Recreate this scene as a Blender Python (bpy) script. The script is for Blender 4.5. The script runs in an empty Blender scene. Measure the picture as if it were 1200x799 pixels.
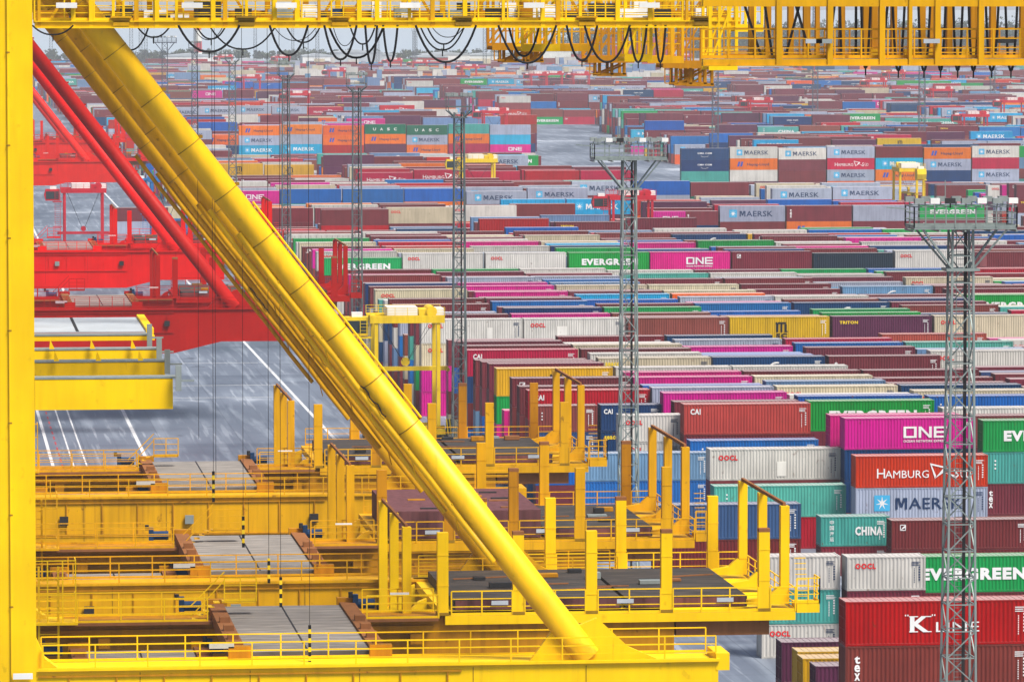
import bpy, math, random, colorsys
from mathutils import Vector, Matrix
random.seed(7)
R = math.radians
sc = bpy.context.scene
col = sc.collection
# ------------------------------------------------------------------ camera, sky, sun, exposure
FPX, CAMZ = 6000.0, 50.6
PITCH, YAW = R(3.885), R(6.611)
cd = bpy.data.cameras.new('camera'); cam = bpy.data.objects.new('camera', cd); col.objects.link(cam)
cd.sensor_width = 36; cd.lens = 36 * FPX / 1200; cd.clip_start = 1; cd.clip_end = 60000
cam.location = (0, 0, CAMZ); cam.rotation_euler = (math.pi / 2 - PITCH, 0, -YAW)
sc.camera = cam
SUN_EL, SUN_AZ = R(58), R(140)      # azimuth clockwise from +Y: behind the camera, to its right
w = bpy.data.worlds.new('World'); sc.world = w; w.use_nodes = True
nt = w.node_tree; nt.nodes.clear()
sky = nt.nodes.new('ShaderNodeTexSky'); sky.sky_type = 'NISHITA'; sky.sun_disc = False
sky.sun_elevation = SUN_EL; sky.sun_rotation = SUN_AZ; sky.air_density = 1.0; sky.dust_density = 4.0; sky.ozone_density = 1.0
bg = nt.nodes.new('ShaderNodeBackground'); bg.inputs[1].default_value = 0.085
wo = nt.nodes.new('ShaderNodeOutputWorld')
nt.links.new(sky.outputs[0], bg.inputs[0]); nt.links.new(bg.outputs[0], wo.inputs[0])
sl = bpy.data.lights.new('sun', 'SUN'); sl.energy = 4.0; sl.angle = R(20); sl.color = (1.0, 0.95, 0.87)
so = bpy.data.objects.new('sun', sl); col.objects.link(so)
sd = Vector((math.sin(SUN_AZ) * math.cos(SUN_EL), math.cos(SUN_AZ) * math.cos(SUN_EL), math.sin(SUN_EL)))
so.rotation_euler = sd.to_track_quat('Z', 'Y').to_euler(); so.location = (30, -50, 120)
sc.view_settings.view_transform = 'Standard'; sc.view_settings.look = 'None'
sc.view_settings.exposure = 0.62; sc.view_settings.gamma = 1; sc.view_settings.use_curve_mapping = False
sc.cycles.volume_bounces = 0; sc.cycles.max_bounces = 6; sc.cycles.diffuse_bounces = 2; sc.cycles.volume_max_steps = 64
HAZE = 0.00010

# ------------------------------------------------------------------ camera mathematics (pixels of the 1200 px photo)
Fv = Vector((math.sin(YAW) * math.cos(PITCH), math.cos(YAW) * math.cos(PITCH), -math.sin(PITCH)))
Rv = Vector((math.cos(YAW), -math.sin(YAW), 0)); Uv = Rv.cross(Fv)
C0 = Vector((0, 0, CAMZ))
def at_z(x, y, z):
    d = Fv + Rv * ((x - 600) / FPX) - Uv * ((y - 399.5) / FPX)
    return C0 + d * ((z - CAMZ) / d.z)
def at_Y(x, y, Y):
    d = Fv + Rv * ((x - 600) / FPX) - Uv * ((y - 399.5) / FPX)
    return C0 + d * (Y / d.y)
def proj(X, Y, Z):
    v = Vector((X, Y, Z - CAMZ)); d = v.dot(Fv)
    return 600 + FPX * v.dot(Rv) / d, 399.5 - FPX * v.dot(Uv) / d, d

# ------------------------------------------------------------------ materials
def lin(h):
    h = h.lstrip('#'); o = []
    for i in (0, 2, 4):
        c = int(h[i:i + 2], 16) / 255
        o.append(c / 12.92 if c <= 0.04045 else ((c + 0.055) / 1.055) ** 2.4)
    return tuple(o)
def mapnode(n, l, scale, src='Position'):
    g = n.new('ShaderNodeNewGeometry'); m = n.new('ShaderNodeMapping'); m.inputs['Scale'].default_value = scale
    l.new(g.outputs[src], m.inputs['Vector']); return m
def mixc(n, l, a, b, fac):
    m = n.new('ShaderNodeMix'); m.data_type = 'RGBA'
    for s, v in (('A', a), ('B', b)):
        i = [k for k in m.inputs if k.name == s and k.type == 'RGBA'][0]
        if isinstance(v, tuple): i.default_value = (*v[:3], 1)
        else: l.new(v, i)
    if isinstance(fac, (int, float)): m.inputs[0].default_value = fac
    else: l.new(fac, m.inputs[0])
    return [o for o in m.outputs if o.type == 'RGBA'][0]
def ramp(n, l, src, p0, p1, v0=0.0, v1=1.0):
    r = n.new('ShaderNodeMapRange'); r.inputs[1].default_value = p0; r.inputs[2].default_value = p1
    r.inputs[3].default_value = v0; r.inputs[4].default_value = v1; l.new(src, r.inputs[0]); return r.outputs[0]
def noise(n, l, scale, vec=(1, 1, 1), det=4):
    t = n.new('ShaderNodeTexNoise'); t.inputs['Scale'].default_value = scale; t.inputs['Detail'].default_value = det
    m = mapnode(n, l, vec); l.new(m.outputs[0], t.inputs['Vector']); return t.outputs[0]
def mul(n, l, a, b):
    m = n.new('ShaderNodeMath'); m.operation = 'MULTIPLY'; l.new(a, m.inputs[0])
    if isinstance(b, (int, float)): m.inputs[1].default_value = b
    else: l.new(b, m.inputs[1])
    return m.outputs[0]
RUST = lin('5a3016')
def paint(name, c, rough=0.5, grime=0.25, rust=0.3, dust=None, metal=0.0, spec=0.10, runs=0.0):
    """painted steel: mottling, vertical dirt runs, rust flecks, dust lying on upward faces"""
    m = bpy.data.materials.new(name); m.use_nodes = True; n = m.node_tree.nodes; l = m.node_tree.links
    b = n['Principled BSDF']; b.inputs['Roughness'].default_value = rough; b.inputs['Metallic'].default_value = metal
    b.inputs['Specular IOR Level'].default_value = spec
    if c == 'OBJ':
        oi = n.new('ShaderNodeObjectInfo'); src = oi.outputs['Color']
    elif c == 'ATT':
        a = n.new('ShaderNodeAttribute'); a.attribute_name = 'col'; src = a.outputs['Color']
    else:
        rgb = n.new('ShaderNodeRGB'); rgb.outputs[0].default_value = (*c, 1); src = rgb.outputs[0]
    streak = ramp(n, l, noise(n, l, 1.0, (2.6, 2.6, 0.22), 5), 0.42, 0.75)
    gd = n.new('ShaderNodeHueSaturation'); gd.inputs['Value'].default_value = 0.30; gd.inputs['Saturation'].default_value = .98; l.new(src, gd.inputs['Color'])
    out = mixc(n, l, src, gd.outputs[0], mul(n, l, streak, grime))
    blot = ramp(n, l, noise(n, l, 0.35, (1, 1, 1), 5), 0.3, 0.7)
    dark = n.new('ShaderNodeHueSaturation'); dark.inputs['Value'].default_value = 0.80; dark.inputs['Saturation'].default_value = 1.0
    l.new(out, dark.inputs['Color'])
    out = mixc(n, l, dark.outputs[0], out, blot)
    if runs:   # rust weeping down the plates
        rw = ramp(n, l, noise(n, l, 1.0, (3.2, 3.2, .16), 6), 0.55, 0.80); bl = ramp(n, l, noise(n, l, .16, (1, 1, 1.5), 4), 0.40, 0.62)
        out = mixc(n, l, out, (0.20, 0.075, 0.008), mul(n, l, mul(n, l, rw, bl), runs))
    rf = ramp(n, l, noise(n, l, 2.2, (1, 1, .7), 8), 0.66, 0.73)
    out = mixc(n, l, out, RUST, mul(n, l, rf, rust))
    if dust:
        g = n.new('ShaderNodeNewGeometry'); s = n.new('ShaderNodeSeparateXYZ'); l.new(g.outputs['Normal'], s.inputs[0])
        up = ramp(n, l, s.outputs[2], 0.6, 0.9)
        out = mixc(n, l, out, lin(dust[0]), mul(n, l, up, dust[1]))
    l.new(out, b.inputs['Base Color'])
    return m
MT = {}
MT['cont'] = paint('container_paint', 'OBJ', 0.5, 0.32, 0.5, ('b9b2b0', 0.50))
MT['cont_att'] = paint('container_paint_far', 'ATT', 0.55, 0.28, 0.3, ('b9b2b0', 0.50))
MT['frame'] = paint('container_frame_paint', 'OBJ', 0.5, 0.45, 0.9, ('c4beba', 0.45))
MT['door'] = paint('container_door_paint', 'OBJ', 0.5, 0.5, 0.6)
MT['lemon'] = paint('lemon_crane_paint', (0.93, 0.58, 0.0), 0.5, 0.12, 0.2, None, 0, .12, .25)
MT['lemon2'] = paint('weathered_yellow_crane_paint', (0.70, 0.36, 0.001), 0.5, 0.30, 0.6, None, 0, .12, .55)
MT['amber'] = paint('shaded_amber_crane_paint', (0.50, 0.215, 0.002), 0.55, 0.45, 0.8, None, 0, .12, .7)  # yellow darkened to amber: shade on the rear girder faces put into the colour
MT['red1'] = paint('red_crane_paint', (0.40, 0.006, 0.003), 0.5, 0.15, 0.2, None, 0, .12)
MT['red2'] = paint('bright_red_crane_paint', (0.70, 0.003, 0.003), 0.5, 0.12, 0.15, None, 0, .12)
MT['red3'] = paint('orange_red_crane_paint', (0.68, 0.012, 0.006), 0.5, 0.12, 0.15, None, 0, .12)
MT['dark'] = paint('dark_steel', (0.03, 0.03, 0.032), 0.6, 0.2, 0.4)
MT['seam'] = paint('dirty_seam_paint', (0.30, 0.17, 0.01), 0.7, 0.3, 0.6)
MT['gold'] = paint('golden_crane_paint', (0.92, 0.52, 0.0), 0.45, 0.2, 0.25, None, 0, .3, .35)
MT['mast3'] = paint('dark_mast_steel', (0.12, 0.15, 0.155), 0.5, 0.3, 0.1)
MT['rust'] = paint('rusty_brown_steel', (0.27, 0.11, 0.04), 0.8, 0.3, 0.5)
MT['grey'] = paint('galvanised_steel', (0.30, 0.34, 0.33), 0.5, 0.3, 0.15, None, 0.3)
MT['mast'] = paint('mast_galvanised_steel', (0.26, 0.31, 0.30), 0.5, 0.4, 0.15, None, 0.25)
MT['mast2'] = paint('mast_far_steel', (0.10, 0.12, 0.15), 0.5, 0.2, 0.1, None, 0.0)
MT['sheet'] = paint('pale_grey_sheet', (0.42, 0.46, 0.50), 0.5, 0.15, 0.1)
MT['white'] = paint('white_paint', (0.78, 0.78, 0.76), 0.5, 0.12, 0.1)
MT['ink_white'] = paint('white_lettering', (0.80, 0.80, 0.80), 0.5, 0.10, 0.05)
MT['ink_navy'] = paint('navy_lettering', (0.012, 0.035, 0.10), 0.5, 0.05, 0.05)
MT['ink_black'] = paint('black_lettering', (0.015, 0.015, 0.018), 0.5, 0.05, 0.05)
MT['ink_red'] = paint('red_lettering', (0.70, 0.015, 0.02), 0.5, 0.05, 0.05)
MT['ink_blue'] = paint('blue_lettering', (0.02, 0.08, 0.42), 0.5, 0.05, 0.05)
MT['ink_sky'] = paint('light_blue_lettering', (0.06, 0.42, 0.72), 0.5, 0.05, 0.05)
MT['ink_yellow'] = paint('yellow_lettering', (0.85, 0.6, 0.02), 0.5, 0.05, 0.05)
MT['rubber'] = paint('black_rubber', (0.02, 0.02, 0.02), 0.85, 0.1, 0)
MT['cable'] = paint('black_cable', (0.012, 0.012, 0.014), 0.5, 0.0, 0)
MT['blue_m'] = paint('blue_motor_paint', (0.012, 0.045, 0.12), 0.5, 0.4, 0.3)
MT['cy'] = paint('carrier_yellow', (0.85, 0.58, 0.01), 0.45, 0.25, 0.2)
MT['cr'] = paint('carrier_red', (0.55, 0.01, 0.03), 0.5, 0.2, 0.1)
MT['cb'] = paint('carrier_blue', (0.02, 0.16, 0.42), 0.5, 0.2, 0.1)
MT['deckmar'] = paint('weathered_maroon_sheet', (0.15, 0.06, 0.065), 0.7, 0.7, 0.9)
def glassmat():
    m = bpy.data.materials.new('cab_glass'); m.use_nodes = True; b = m.node_tree.nodes['Principled BSDF']
    b.inputs['Base Color'].default_value = (0.02, 0.03, 0.035, 1); b.inputs['Roughness'].default_value = 0.08
    return m
MT['glass'] = glassmat()
def deckmat(name, c1, c2, sx, seam):
    """planks along X with dark joints, scuffs"""
    m = bpy.data.materials.new(name); m.use_nodes = True; n = m.node_tree.nodes; l = m.node_tree.links
    b = n['Principled BSDF']; b.inputs['Roughness'].default_value = 0.8
    f = ramp(n, l, noise(n, l, 1.3, (.5, 3, 1), 8), 0.35, 0.7)
    out = mixc(n, l, c1, c2, f)
    g = n.new('ShaderNodeNewGeometry'); s = n.new('ShaderNodeSeparateXYZ'); l.new(g.outputs['Position'], s.inputs[0])
    mo = n.new('ShaderNodeMath'); mo.operation = 'FRACT'; mu = mul(n, l, s.outputs[1], 1.0 / sx); l.new(mu, mo.inputs[0])
    line = n.new('ShaderNodeMath'); line.operation = 'LESS_THAN'; line.inputs[1].default_value = 0.12; l.new(mo.outputs[0], line.inputs[0])
    out = mixc(n, l, out, seam, mul(n, l, line.outputs[0], 0.6))
    l.new(out, b.inputs['Base Color']); return m
MT['plank'] = deckmat('grey_plank_deck', (0.15, 0.135, 0.12), (0.30, 0.27, 0.24), 1.1, (0.07, 0.06, 0.05))
MT['hatch'] = deckmat('blackened_hatch_deck', (0.010, 0.008, 0.006), (0.062, 0.046, 0.036), 2.6, (0.01, 0.01, 0.01))

# ------------------------------------------------------------------ mesh building
class M:
    def __init__(s): s.v = []; s.f = []; s.c = []; s.mi = []; s.cur = 0; s.cc = None
    def face(s, idx):
        s.f.append(idx); s.mi.append(s.cur); s.c.append(s.cc)
    def quad(s, *p):
        b = len(s.v); s.v += [tuple(q) for q in p]; s.face(tuple(range(b, b + len(p)))); return s
    def box(s, x0, y0, z0, x1, y1, z1, bottom=True):
        b = len(s.v)
        s.v += [(x0, y0, z0), (x1, y0, z0), (x1, y1, z0), (x0, y1, z0), (x0, y0, z1), (x1, y0, z1), (x1, y1, z1), (x0, y1, z1)]
        fs = [(0, 1, 5, 4), (1, 2, 6, 5), (2, 3, 7, 6), (3, 0, 4, 7), (4, 5, 6, 7)] + ([(3, 2, 1, 0)] if bottom else [])
        for f in fs: s.face(tuple(b + i for i in f))
        return s
    def bar(s, p, q, w=0.05, h=None):
        h = h or w; p = Vector(p); q = Vector(q); d = (q - p)
        if d.length < 1e-6: return s
        d.normalize(); up = Vector((0, 0, 1)) if abs(d.z) < 0.95 else Vector((0, 1, 0))
        a = d.cross(up).normalized(); c = a.cross(d).normalized(); b = len(s.v)
        for e in (p, q):
            for i, j in ((-1, -1), (1, -1), (1, 1), (-1, 1)): s.v.append(tuple(e + a * (w / 2 * i) + c * (h / 2 * j)))
        for f in ((0, 1, 5, 4), (1, 2, 6, 5), (2, 3, 7, 6), (3, 0, 4, 7), (3, 2, 1, 0), (4, 5, 6, 7)): s.face(tuple(b + i for i in f))
        return s
    def tube(s, pts, r, n=10, cap=True):
        pts = [Vector(p) for p in pts]; b = len(s.v); k = len(pts)
        for i, p in enumerate(pts):
            d = (pts[min(i + 1, k - 1)] - pts[max(i - 1, 0)]).normalized()
            up = Vector((0, 1, 0)) if abs(d.y) < 0.9 else Vector((0, 0, 1))
            a = d.cross(up).normalized(); c = a.cross(d).normalized()
            rr = r[i] if isinstance(r, (list, tuple)) else r
            for j in range(n):
                t = 2 * math.pi * j / n; s.v.append(tuple(p + a * (math.cos(t) * rr) + c * (math.sin(t) * rr)))
        for i in range(k - 1):
            for j in range(n):
                j2 = (j + 1) % n; s.face((b + i * n + j, b + i * n + j2, b + (i + 1) * n + j2, b + (i + 1) * n + j))
        if cap:
            s.face(tuple(b + j for j in range(n))); s.face(tuple(b + (k - 1) * n + j for j in reversed(range(n))))
        return s
    def prism(s, poly, y0, y1):
        """polygon in XZ extruded along Y"""
        b = len(s.v); n = len(poly)
        for y in (y0, y1): s.v += [(x, y, z) for x, z in poly]
        s.face(tuple(b + i for i in range(n))); s.face(tuple(b + n + i for i in reversed(range(n))))
        for i in range(n):
            j = (i + 1) % n; s.face((b + i, b + n + i, b + n + j, b + j))
        return s
    def rail(s, p, q, h=1.1, sp=1.6, w=0.045, toe=True):
        p = Vector(p); q = Vector(q); L = (q - p).length; n = max(1, round(L / sp))
        for k in (1.0, 0.68, 0.36): s.bar(p + Vector((0, 0, h * k)), q + Vector((0, 0, h * k)), w * (1.0 if k == 1 else .75))
        for i in range(n + 1):
            a = p.lerp(q, i / n); s.bar(a, a + Vector((0, 0, h)), w * 1.2)
        if toe: s.bar(p + Vector((0, 0, .07)), q + Vector((0, 0, .07)), 0.02, 0.12)
        return s
    def mesh(s, name, mats, smooth=False, att=False):
        me = bpy.data.meshes.new(name); me.from_pydata(s.v, [], s.f)
        for m in (mats if isinstance(mats, (list, tuple)) else [mats]): me.materials.append(MT[m] if isinstance(m, str) else m)
        if any(s.mi): me.polygons.foreach_set('material_index', s.mi)
        if att:
            a = me.attributes.new('col', 'FLOAT_COLOR', 'FACE'); buf = []
            for c in s.c: buf += [*(c or (1, 1, 1)), 1.0]
            a.data.foreach_set('color', buf)
        if smooth: me.polygons.foreach_set('use_smooth', [True] * len(me.polygons))
        me.update(); return me
    def build(s, name, mats, parent=None, smooth=False, label=None, att=False):
        o = bpy.data.objects.new(name, s.mesh(name, mats, smooth, att)); col.objects.link(o)
        if parent is not None:
            o.parent = parent
        if label: o['label'] = label
        return o
def tag(o, label=None, cat=None, group=None, kind=None):
    if label: o['label'] = label
    if cat: o['category'] = cat
    if group: o['group'] = group
    if kind: o['kind'] = kind
    return o
def empty(name, loc=(0, 0, 0), rz=0):
    o = bpy.data.objects.new(name, None); col.objects.link(o); o.location = loc; o.rotation_euler = (0, 0, rz)
    o.empty_display_size = 1; return o
def copy_tree(o, parent=None):
    c = o.copy(); col.objects.link(c); c.parent = parent
    for ch in list(o.children): copy_tree(ch, c)
    return c

# ------------------------------------------------------------------ the setting: ground, yard, water
def groundmat():
    m = bpy.data.materials.new('asphalt'); m.use_nodes = True; n = m.node_tree.nodes; l = m.node_tree.links
    b = n['Principled BSDF']; b.inputs['Roughness'].default_value = 0.6
    f = ramp(n, l, noise(n, l, 0.05, (1, 0.35, 1), 8), 0.35, 0.68)
    out = mixc(n, l, (0.070, 0.085, 0.118), (0.160, 0.190, 0.245), f)
    f2 = ramp(n, l, noise(n, l, 0.4, (1.3, .08, 1), 6), 0.52, 0.72)
    out = mixc(n, l, out, (0.27, 0.31, 0.37), mul(n, l, f2, 0.6))
    f3 = ramp(n, l, noise(n, l, 0.12, (.12, 1.2, 1), 6), 0.55, 0.75)
    out = mixc(n, l, out, (0.040, 0.052, 0.080), mul(n, l, f3, 0.7))
    f4 = ramp(n, l, noise(n, l, 0.03, (1, .6, 1), 9), 0.62, 0.66)
    out = mixc(n, l, out, (0.40, 0.44, 0.50), mul(n, l, f4, 0.8))
    f5 = ramp(n, l, noise(n, l, 0.9, (1.6, .05, 1), 7), 0.58, 0.64)
    out = mixc(n, l, out, (0.36, 0.40, 0.46), mul(n, l, mul(n, l, f5, f), 0.7))
    f6 = ramp(n, l, noise(n, l, 0.25, (1, 1, 1), 5), 0.66, 0.70)
    out = mixc(n, l, out, (0.028, 0.033, 0.045), mul(n, l, f6, 0.7))
    l.new(out, b.inputs['Base Color'])
    g = n.new('ShaderNodeNewGeometry'); sp = n.new('ShaderNodeSeparateXYZ'); l.new(g.outputs['Position'], sp.inputs[0])
    for ax_, per, wd, am in ((1, 11.0, .014, .45), (0, 9.0, .012, .45), (0, 3.1, .05, .18)):   # paving joints, tyre lanes
        fr = n.new('ShaderNodeMath'); fr.operation = 'FRACT'; l.new(mul(n, l, sp.outputs[ax_], 1 / per), fr.inputs[0])
        lt = n.new('ShaderNodeMath'); lt.operation = 'LESS_THAN'; lt.inputs[1].default_value = wd; l.new(fr.outputs[0], lt.inputs[0])
        out = mixc(n, l, out, (0.035, 0.042, 0.060), mul(n, l, lt.outputs[0], am))
    l.new(out, b.inputs['Base Color'])
    r = ramp(n, l, f, 0, 1, 0.45, 0.75); l.new(r, b.inputs['Roughness'])
    return m
MT['asphalt'] = groundmat()
def flat(name, x0, y0, x1, y1, z, mat, ny=1):
    m = M()
    for i in range(ny):
        a = y0 + (y1 - y0) * i / ny; b_ = y0 + (y1 - y0) * (i + 1) / ny
        m.quad((x0, a, z), (x1, a, z), (x1, b_, z), (x0, b_, z))
    return m.build(name, mat)
tag(flat('ground', -400, -300, 2500, 3900, 0, 'asphalt', 4), kind='structure')
def watermat():
    m = bpy.data.materials.new('river_water'); m.use_nodes = True; b = m.node_tree.nodes['Principled BSDF']
    b.inputs['Base Color'].default_value = (0.34, 0.41, 0.48, 1); b.inputs['Roughness'].default_value = 0.35
    return m
MT['water'] = watermat()
tag(flat('water', -12000, 3900, 14000, 15000, -0.6, 'water', 2), kind='structure')
MT['line'] = paint('road_marking_white', (0.62, 0.64, 0.66), 0.6, 0.5, 0.3)
MT['line_y'] = paint('road_marking_yellow', (0.60, 0.42, 0.08), 0.6, 0.5, 0.3)
MT['line_r'] = paint('road_marking_red', (0.42, 0.06, 0.07), 0.6, 0.5, 0.3)
lm = M()
for X, wd in ((13.9, .35), (16.2, .18), (17.6, .18), (24.2, .42), (46.6, .42)):
    lm.quad((X, 200, .012), (X + wd, 200, .012), (X + wd, 1400, .012), (X, 1400, .012))
for Y in (660, 640, 700): lm.quad((30, Y, .016), (46, Y, .016), (46, Y + .35, .016), (30, Y + .35, .016))
tag(lm.build('road_markings', 'line'), kind='structure')
lr = M(); ly = M()
for i in range(60):
    Y = 300 + i * 5.0
    (lr if i % 2 else ly).quad((56.2, Y, .012), (56.5, Y, .012), (56.5, Y + 3, .012), (56.2, Y + 3, .012))
    if i % 2 == 0:
        X = 54 + (i % 5) * .6
        (ly if i % 4 else lr).quad((X, Y, .014), (X + 1.1, Y, .014), (X + 1.1, Y + .5, .014), (X, Y + .5, .014))
for i in range(90): lr.quad((15.0, 400 + i * 7, .012), (15.18, 400 + i * 7, .012), (15.18, 404 + i * 7, .012), (15.0, 404 + i * 7, .012))
tag(lr.build('road_markings', 'line_r'), kind='structure'); tag(ly.build('road_markings', 'line_y'), kind='structure')
# low rough ground and banks beyond the terminal on the right
hm = M(); hx = [(-600, 0), (0, 2), (300, 4), (450, 12), (700, 16), (1100, 20), (1600, 18), (2400, 12)]
for i in range(len(hx) - 1):
    (a, ha), (b_, hb) = hx[i], hx[i + 1]
    hm.quad((a, 3250, 0), (b_, 3250, 0), (b_, 3500, hb), (a, 3500, ha)); hm.quad((a, 3500, ha), (b_, 3500, hb), (b_, 3880, .1), (a, 3880, .1))
MT['bank'] = paint('grassy_bank', (0.05, 0.075, 0.035), 0.9, 0.2, 0.1)
tag(hm.build('hill', 'bank'), kind='structure')
# haze
hz = bpy.data.materials.new('haze_air'); hz.use_nodes = True; n = hz.node_tree.nodes; n.clear()
pv = n.new('ShaderNodeVolumePrincipled'); pv.inputs['Color'].default_value = (0.88, 0.93, 1.0, 1); pv.inputs['Density'].default_value = HAZE
pv.inputs['Anisotropy'].default_value = 0.0
oo = n.new('ShaderNodeOutputMaterial'); hz.node_tree.links.new(pv.outputs[0], oo.inputs['Volume'])
MT['haze'] = hz
tag(M().box(-12500, -400, -1.7, 14500, 15500, 75).build('haze', 'haze'), 'pale blue haze over the whole terminal', kind='stuff')

# ------------------------------------------------------------------ lettering
_g = {}
def glyph(text, bold=0.0, res=2):
    """text outlines as (verts in XZ, faces), unit height, left-bottom at 0"""
    k = (text, bold, res)
    if k in _g: return _g[k]
    cu = bpy.data.curves.new('lettering', 'FONT'); cu.body = text; cu.size = 1; cu.offset = bold; cu.resolution_u = res; cu.space_character = 1.0 + bold * 3
    o = bpy.data.objects.new('lettering', cu); col.objects.link(o)
    bpy.context.view_layer.update()
    me = bpy.data.meshes.new_from_object(o)
    V = [(v.co.x, v.co.y) for v in me.vertices]; F = [tuple(p.vertices) for p in me.polygons]
    bpy.data.objects.remove(o); bpy.data.meshes.remove(me); bpy.data.curves.remove(cu)
    x0 = min(v[0] for v in V); y0 = min(v[1] for v in V); y1 = max(v[1] for v in V)
    V = [((x - x0) / (y1 - y0), (y - y0) / (y1 - y0)) for x, y in V]
    # make all faces look the same way
    G = []
    for f in F:
        a = sum(V[f[i]][0] * V[f[(i + 1) % len(f)]][1] - V[f[(i + 1) % len(f)]][0] * V[f[i]][1] for i in range(len(f)))
        G.append(f if a > 0 else tuple(reversed(f)))
    _g[k] = (V, G, max(v[0] for v in V)); return _g[k]
def put(m, text, x, z, h, w=None, bold=0.0, y=0.0, mi=0, cc=None, res=2):
    V, F, W = glyph(text, bold, res); sx = h if w is None else w / W
    b = len(m.v); m.v += [(x + vx * sx, y, z + vz * h) for vx, vz in V]; m.cur = mi; m.cc = cc
    for f in F: m.face(tuple(b + i for i in f))
    m.cur = 0; m.cc = None
    return sx * W
def rects(m, rs, x, z, h, y=0.0, mi=0, cc=None, w=None):
    w = w or h; m.cur = mi; m.cc = cc
    for a, b_, c, d in rs: m.quad((x + a * w, y, z + b_ * h), (x + c * w, y, z + b_ * h), (x + c * w, y, z + d * h), (x + a * w, y, z + d * h))
    m.cur = 0; m.cc = None
def star(m, x, z, s, y, mi, mi2, cc=None, cc2=None, square=True):
    if square:
        m.cur = mi; m.cc = cc; m.quad((x, y, z), (x + s, y, z), (x + s, y, z + s), (x, y, z + s))
    m.cur = mi2; m.cc = cc2; cx, cz = x + s / 2, z + s / 2
    for i in range(7):
        a = math.pi / 2 + i * 2 * math.pi / 7; r1, r2 = s * .43, s * .12
        m.quad(*[(cx + math.cos(t) * r, y - .004, cz + math.sin(t) * r) for t, r in ((a, r1), (a + math.pi / 7 * 1, r2), (a + math.pi, 0.0), (a - math.pi / 7, r2))][::-1])
    m.cur = 0; m.cc = None
INK = ['ink_white', 'ink_navy', 'ink_black', 'ink_red', 'ink_blue', 'ink_sky', 'ink_yellow']
INKC = [(.8, .8, .8), (.012, .035, .10), (.015, .015, .018), (.70, .015, .02), (.02, .08, .42), (.06, .42, .72), (.85, .6, .02)]
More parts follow.
